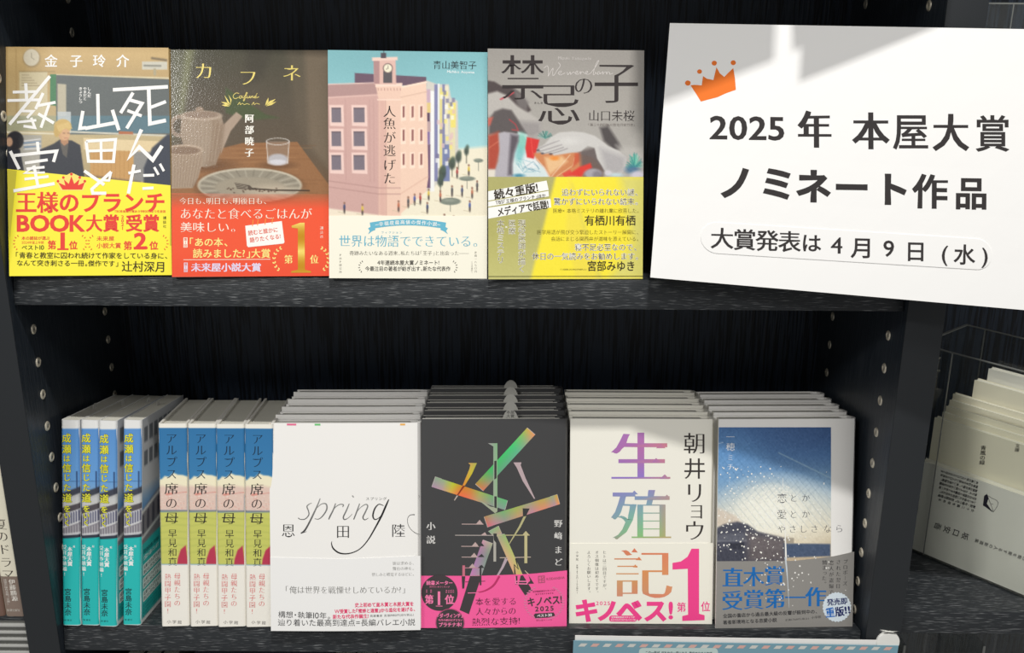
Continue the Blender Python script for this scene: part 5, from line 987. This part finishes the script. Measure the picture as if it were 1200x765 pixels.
def rtx(A):
    K = (58, 56, 58); A.lay = 2; A.fr(1080, 500, 4.783)
    rows = ['青い風の吹く丘にひとり立ち尽くす', '戦後の町を生き抜いた人びとの声を', '無頼の筆が描く、笑いと涙の物語。', '堕ちよ、生きよと説いた名文を収録', '若き日の随筆と短編をまとめた一冊', 'いまこそ読みたい昭和の名作たち。', '解説・年譜つき。新装版で登場', '全十二篇を収める']
    for k, t in enumerate(rows): A.text(t, 318-k*2.6, 316+k*22.5, 108-k*2.6, 247+k*22.5, 15, K, 'B', v=True)
    A.line([(352, 388), (366, 378), (404, 476), (384, 462), (346, 440), (352, 388)], 3, (40, 36, 50)); A.poly([(352, 388), (368, 380), (376, 400), (366, 430), (400, 480), (344, 438)], (40, 36, 50))
    A.line([(368, 384), (398, 402), (418, 410), (430, 424), (424, 446), (404, 476)], 2.4, (60, 56, 66)); A.line([(388, 430), (402, 434)], 2.4, (60, 56, 66))
    A.text('坂口安吾', 270, 622, 66, 548, 36, K, 'G', v=True); A.text('白痴を愛する人の新選集', 590, 744, 296, 634, 20, (80, 78, 78), 'G', v=True)
def rtx2(A):
    K = (70, 66, 60); A.lay = 2; A.fr(1080, 500, 4.783); A.text('青嵐の緑', 348, 104, 338, 214, 28, K, 'G', v=True); A.text('文庫', 540, 94, 534, 142, 24, K, 'G', v=True)
flat_book('pale grey paperback on its side at the front of the clear stand', .0030, -.0165, .20, .0965, .0085, M_PALE, rtx)
flat_book('taller pale cream paperback behind the grey one in the clear stand', .0122, -.014, .20, .1405, .0060, M_PALE2, rtx2)
for k in range(4): flat_book(['first', 'second', 'third', 'fourth'][k]+' thin paperback edge in the fanned group behind the cream one', .0188+k*.0055, -.010, .096, .1455+k*.0050, .0050, M_PALE2, grp='fanned thin paperbacks')
flat_book('high pale paperback seen over the fanned edges in the clear stand', .0412, .006, .18, .178, .0075, M_PALE2)
flat_book('rearmost and highest pale paperback in the clear stand', .0497, .014, .17, .190, .0075, M_PALE)
# upper right bay: clear box whose edges catch the light
st = empty('acrylic_box', (W+TR+.004, .012, .4840), 'clear acrylic box at the top of the right-hand bay, above the white notice', 'display box')
for nm, a, b in (('front_plate', (0, 0, 0), (.16, .002, .0632)), ('side_plate', (0, .0022, 0), (.002, .10, .0632)), ('back_plate', (0, .1002, 0), (.16, .1022, .0632))): box(nm, a, b, M_ACR, st)
for a, b in (((0, 0, .0634), (.16, .0021, .0646)), ((.0200, -.0004, 0), (.0208, -.0001, .0634)), ((0, .0022, .0634), (.0021, .10, .0646))): box('polished_edge', a, b, M_RIM, st)
# ------------------------------------------------------------------ things under the lower shelf
M_DKB = plain('dark_jacket', (58, 60, 60), .5)
def under(label, x, w, h, mat, y=.03, grp=None):
    r = spine_book('paperback', label, grp, w, h, .12, mat, .002); r.location = (x, y, -.2549); return r
x = .046
for k, wd in enumerate((.0165, .0155, .0160)): under(['first', 'second', 'third'][k]+' dark spine under the lower shelf, left of the wide grey folder', x, wd-.0004, .2085-.0012*k, plain(f'dark_spine_{k}', [(66, 66, 64), (56, 58, 58), (72, 72, 70)][k], .5), grp='dark spines under the lower shelf'); x += wd
fo = empty('document_case', (.108, .028, -.2549), 'wide grey-violet case whose top edge shows under the lower shelf', 'case'); box('body', (0, 0, 0), (.133, .12, .196), plain('grey_violet', (92, 92, 104), .45), fo, bevel=.002); box('lid', (-.0006, -.0006, .1962), (.1336, .1206, .2055), plain('grey_violet_lid', (104, 104, 116), .4), fo, bevel=.001)
x = .2425
for k, wd in enumerate((.0205, .0195, .0200)): under(['first', 'second', 'third'][k]+' olive-grey spine under the lower shelf, right of the wide grey case', x, wd-.0004, .2065+.0008*k, plain(f'olive_spine_{k}', [(112, 112, 98), (96, 98, 88), (118, 116, 100)][k], .5), grp='olive spines under the lower shelf'); x += wd
fo = empty('document_case', (.305, .028, -.2549), 'second wide violet case under the charcoal and cream stacks', 'case'); box('body', (0, 0, 0), (.16, .12, .195), bpy.data.materials['grey_violet'], fo, bevel=.002); box('lid', (-.0006, -.0006, .1952), (.1606, .1206, .2045), bpy.data.materials['grey_violet_lid'], fo, bevel=.001)
st = empty('acrylic_stand', (W+TR+.006, .03, -.2549), 'low clear acrylic stand under the right-hand shelf', 'display stand')
for k in range(3):
    xx = .012+k*.075; b = MB().box((xx, 0, 0), (xx+.0022, .12, .226)).build('divider', M_ACR, st); box('polished_edge', (xx, -.0006, 0), (xx+.0022, -.0001, .226), M_RIM, st)
b = MB(); b.box((0, .122, 0), (.20, .124, .226)); b.build('back_plate', M_ACR, st); box('polished_edge', (0, .1216, .2262), (.20, .1243, .2270), M_RIM, st)
bpy.data.objects.remove(_fo)
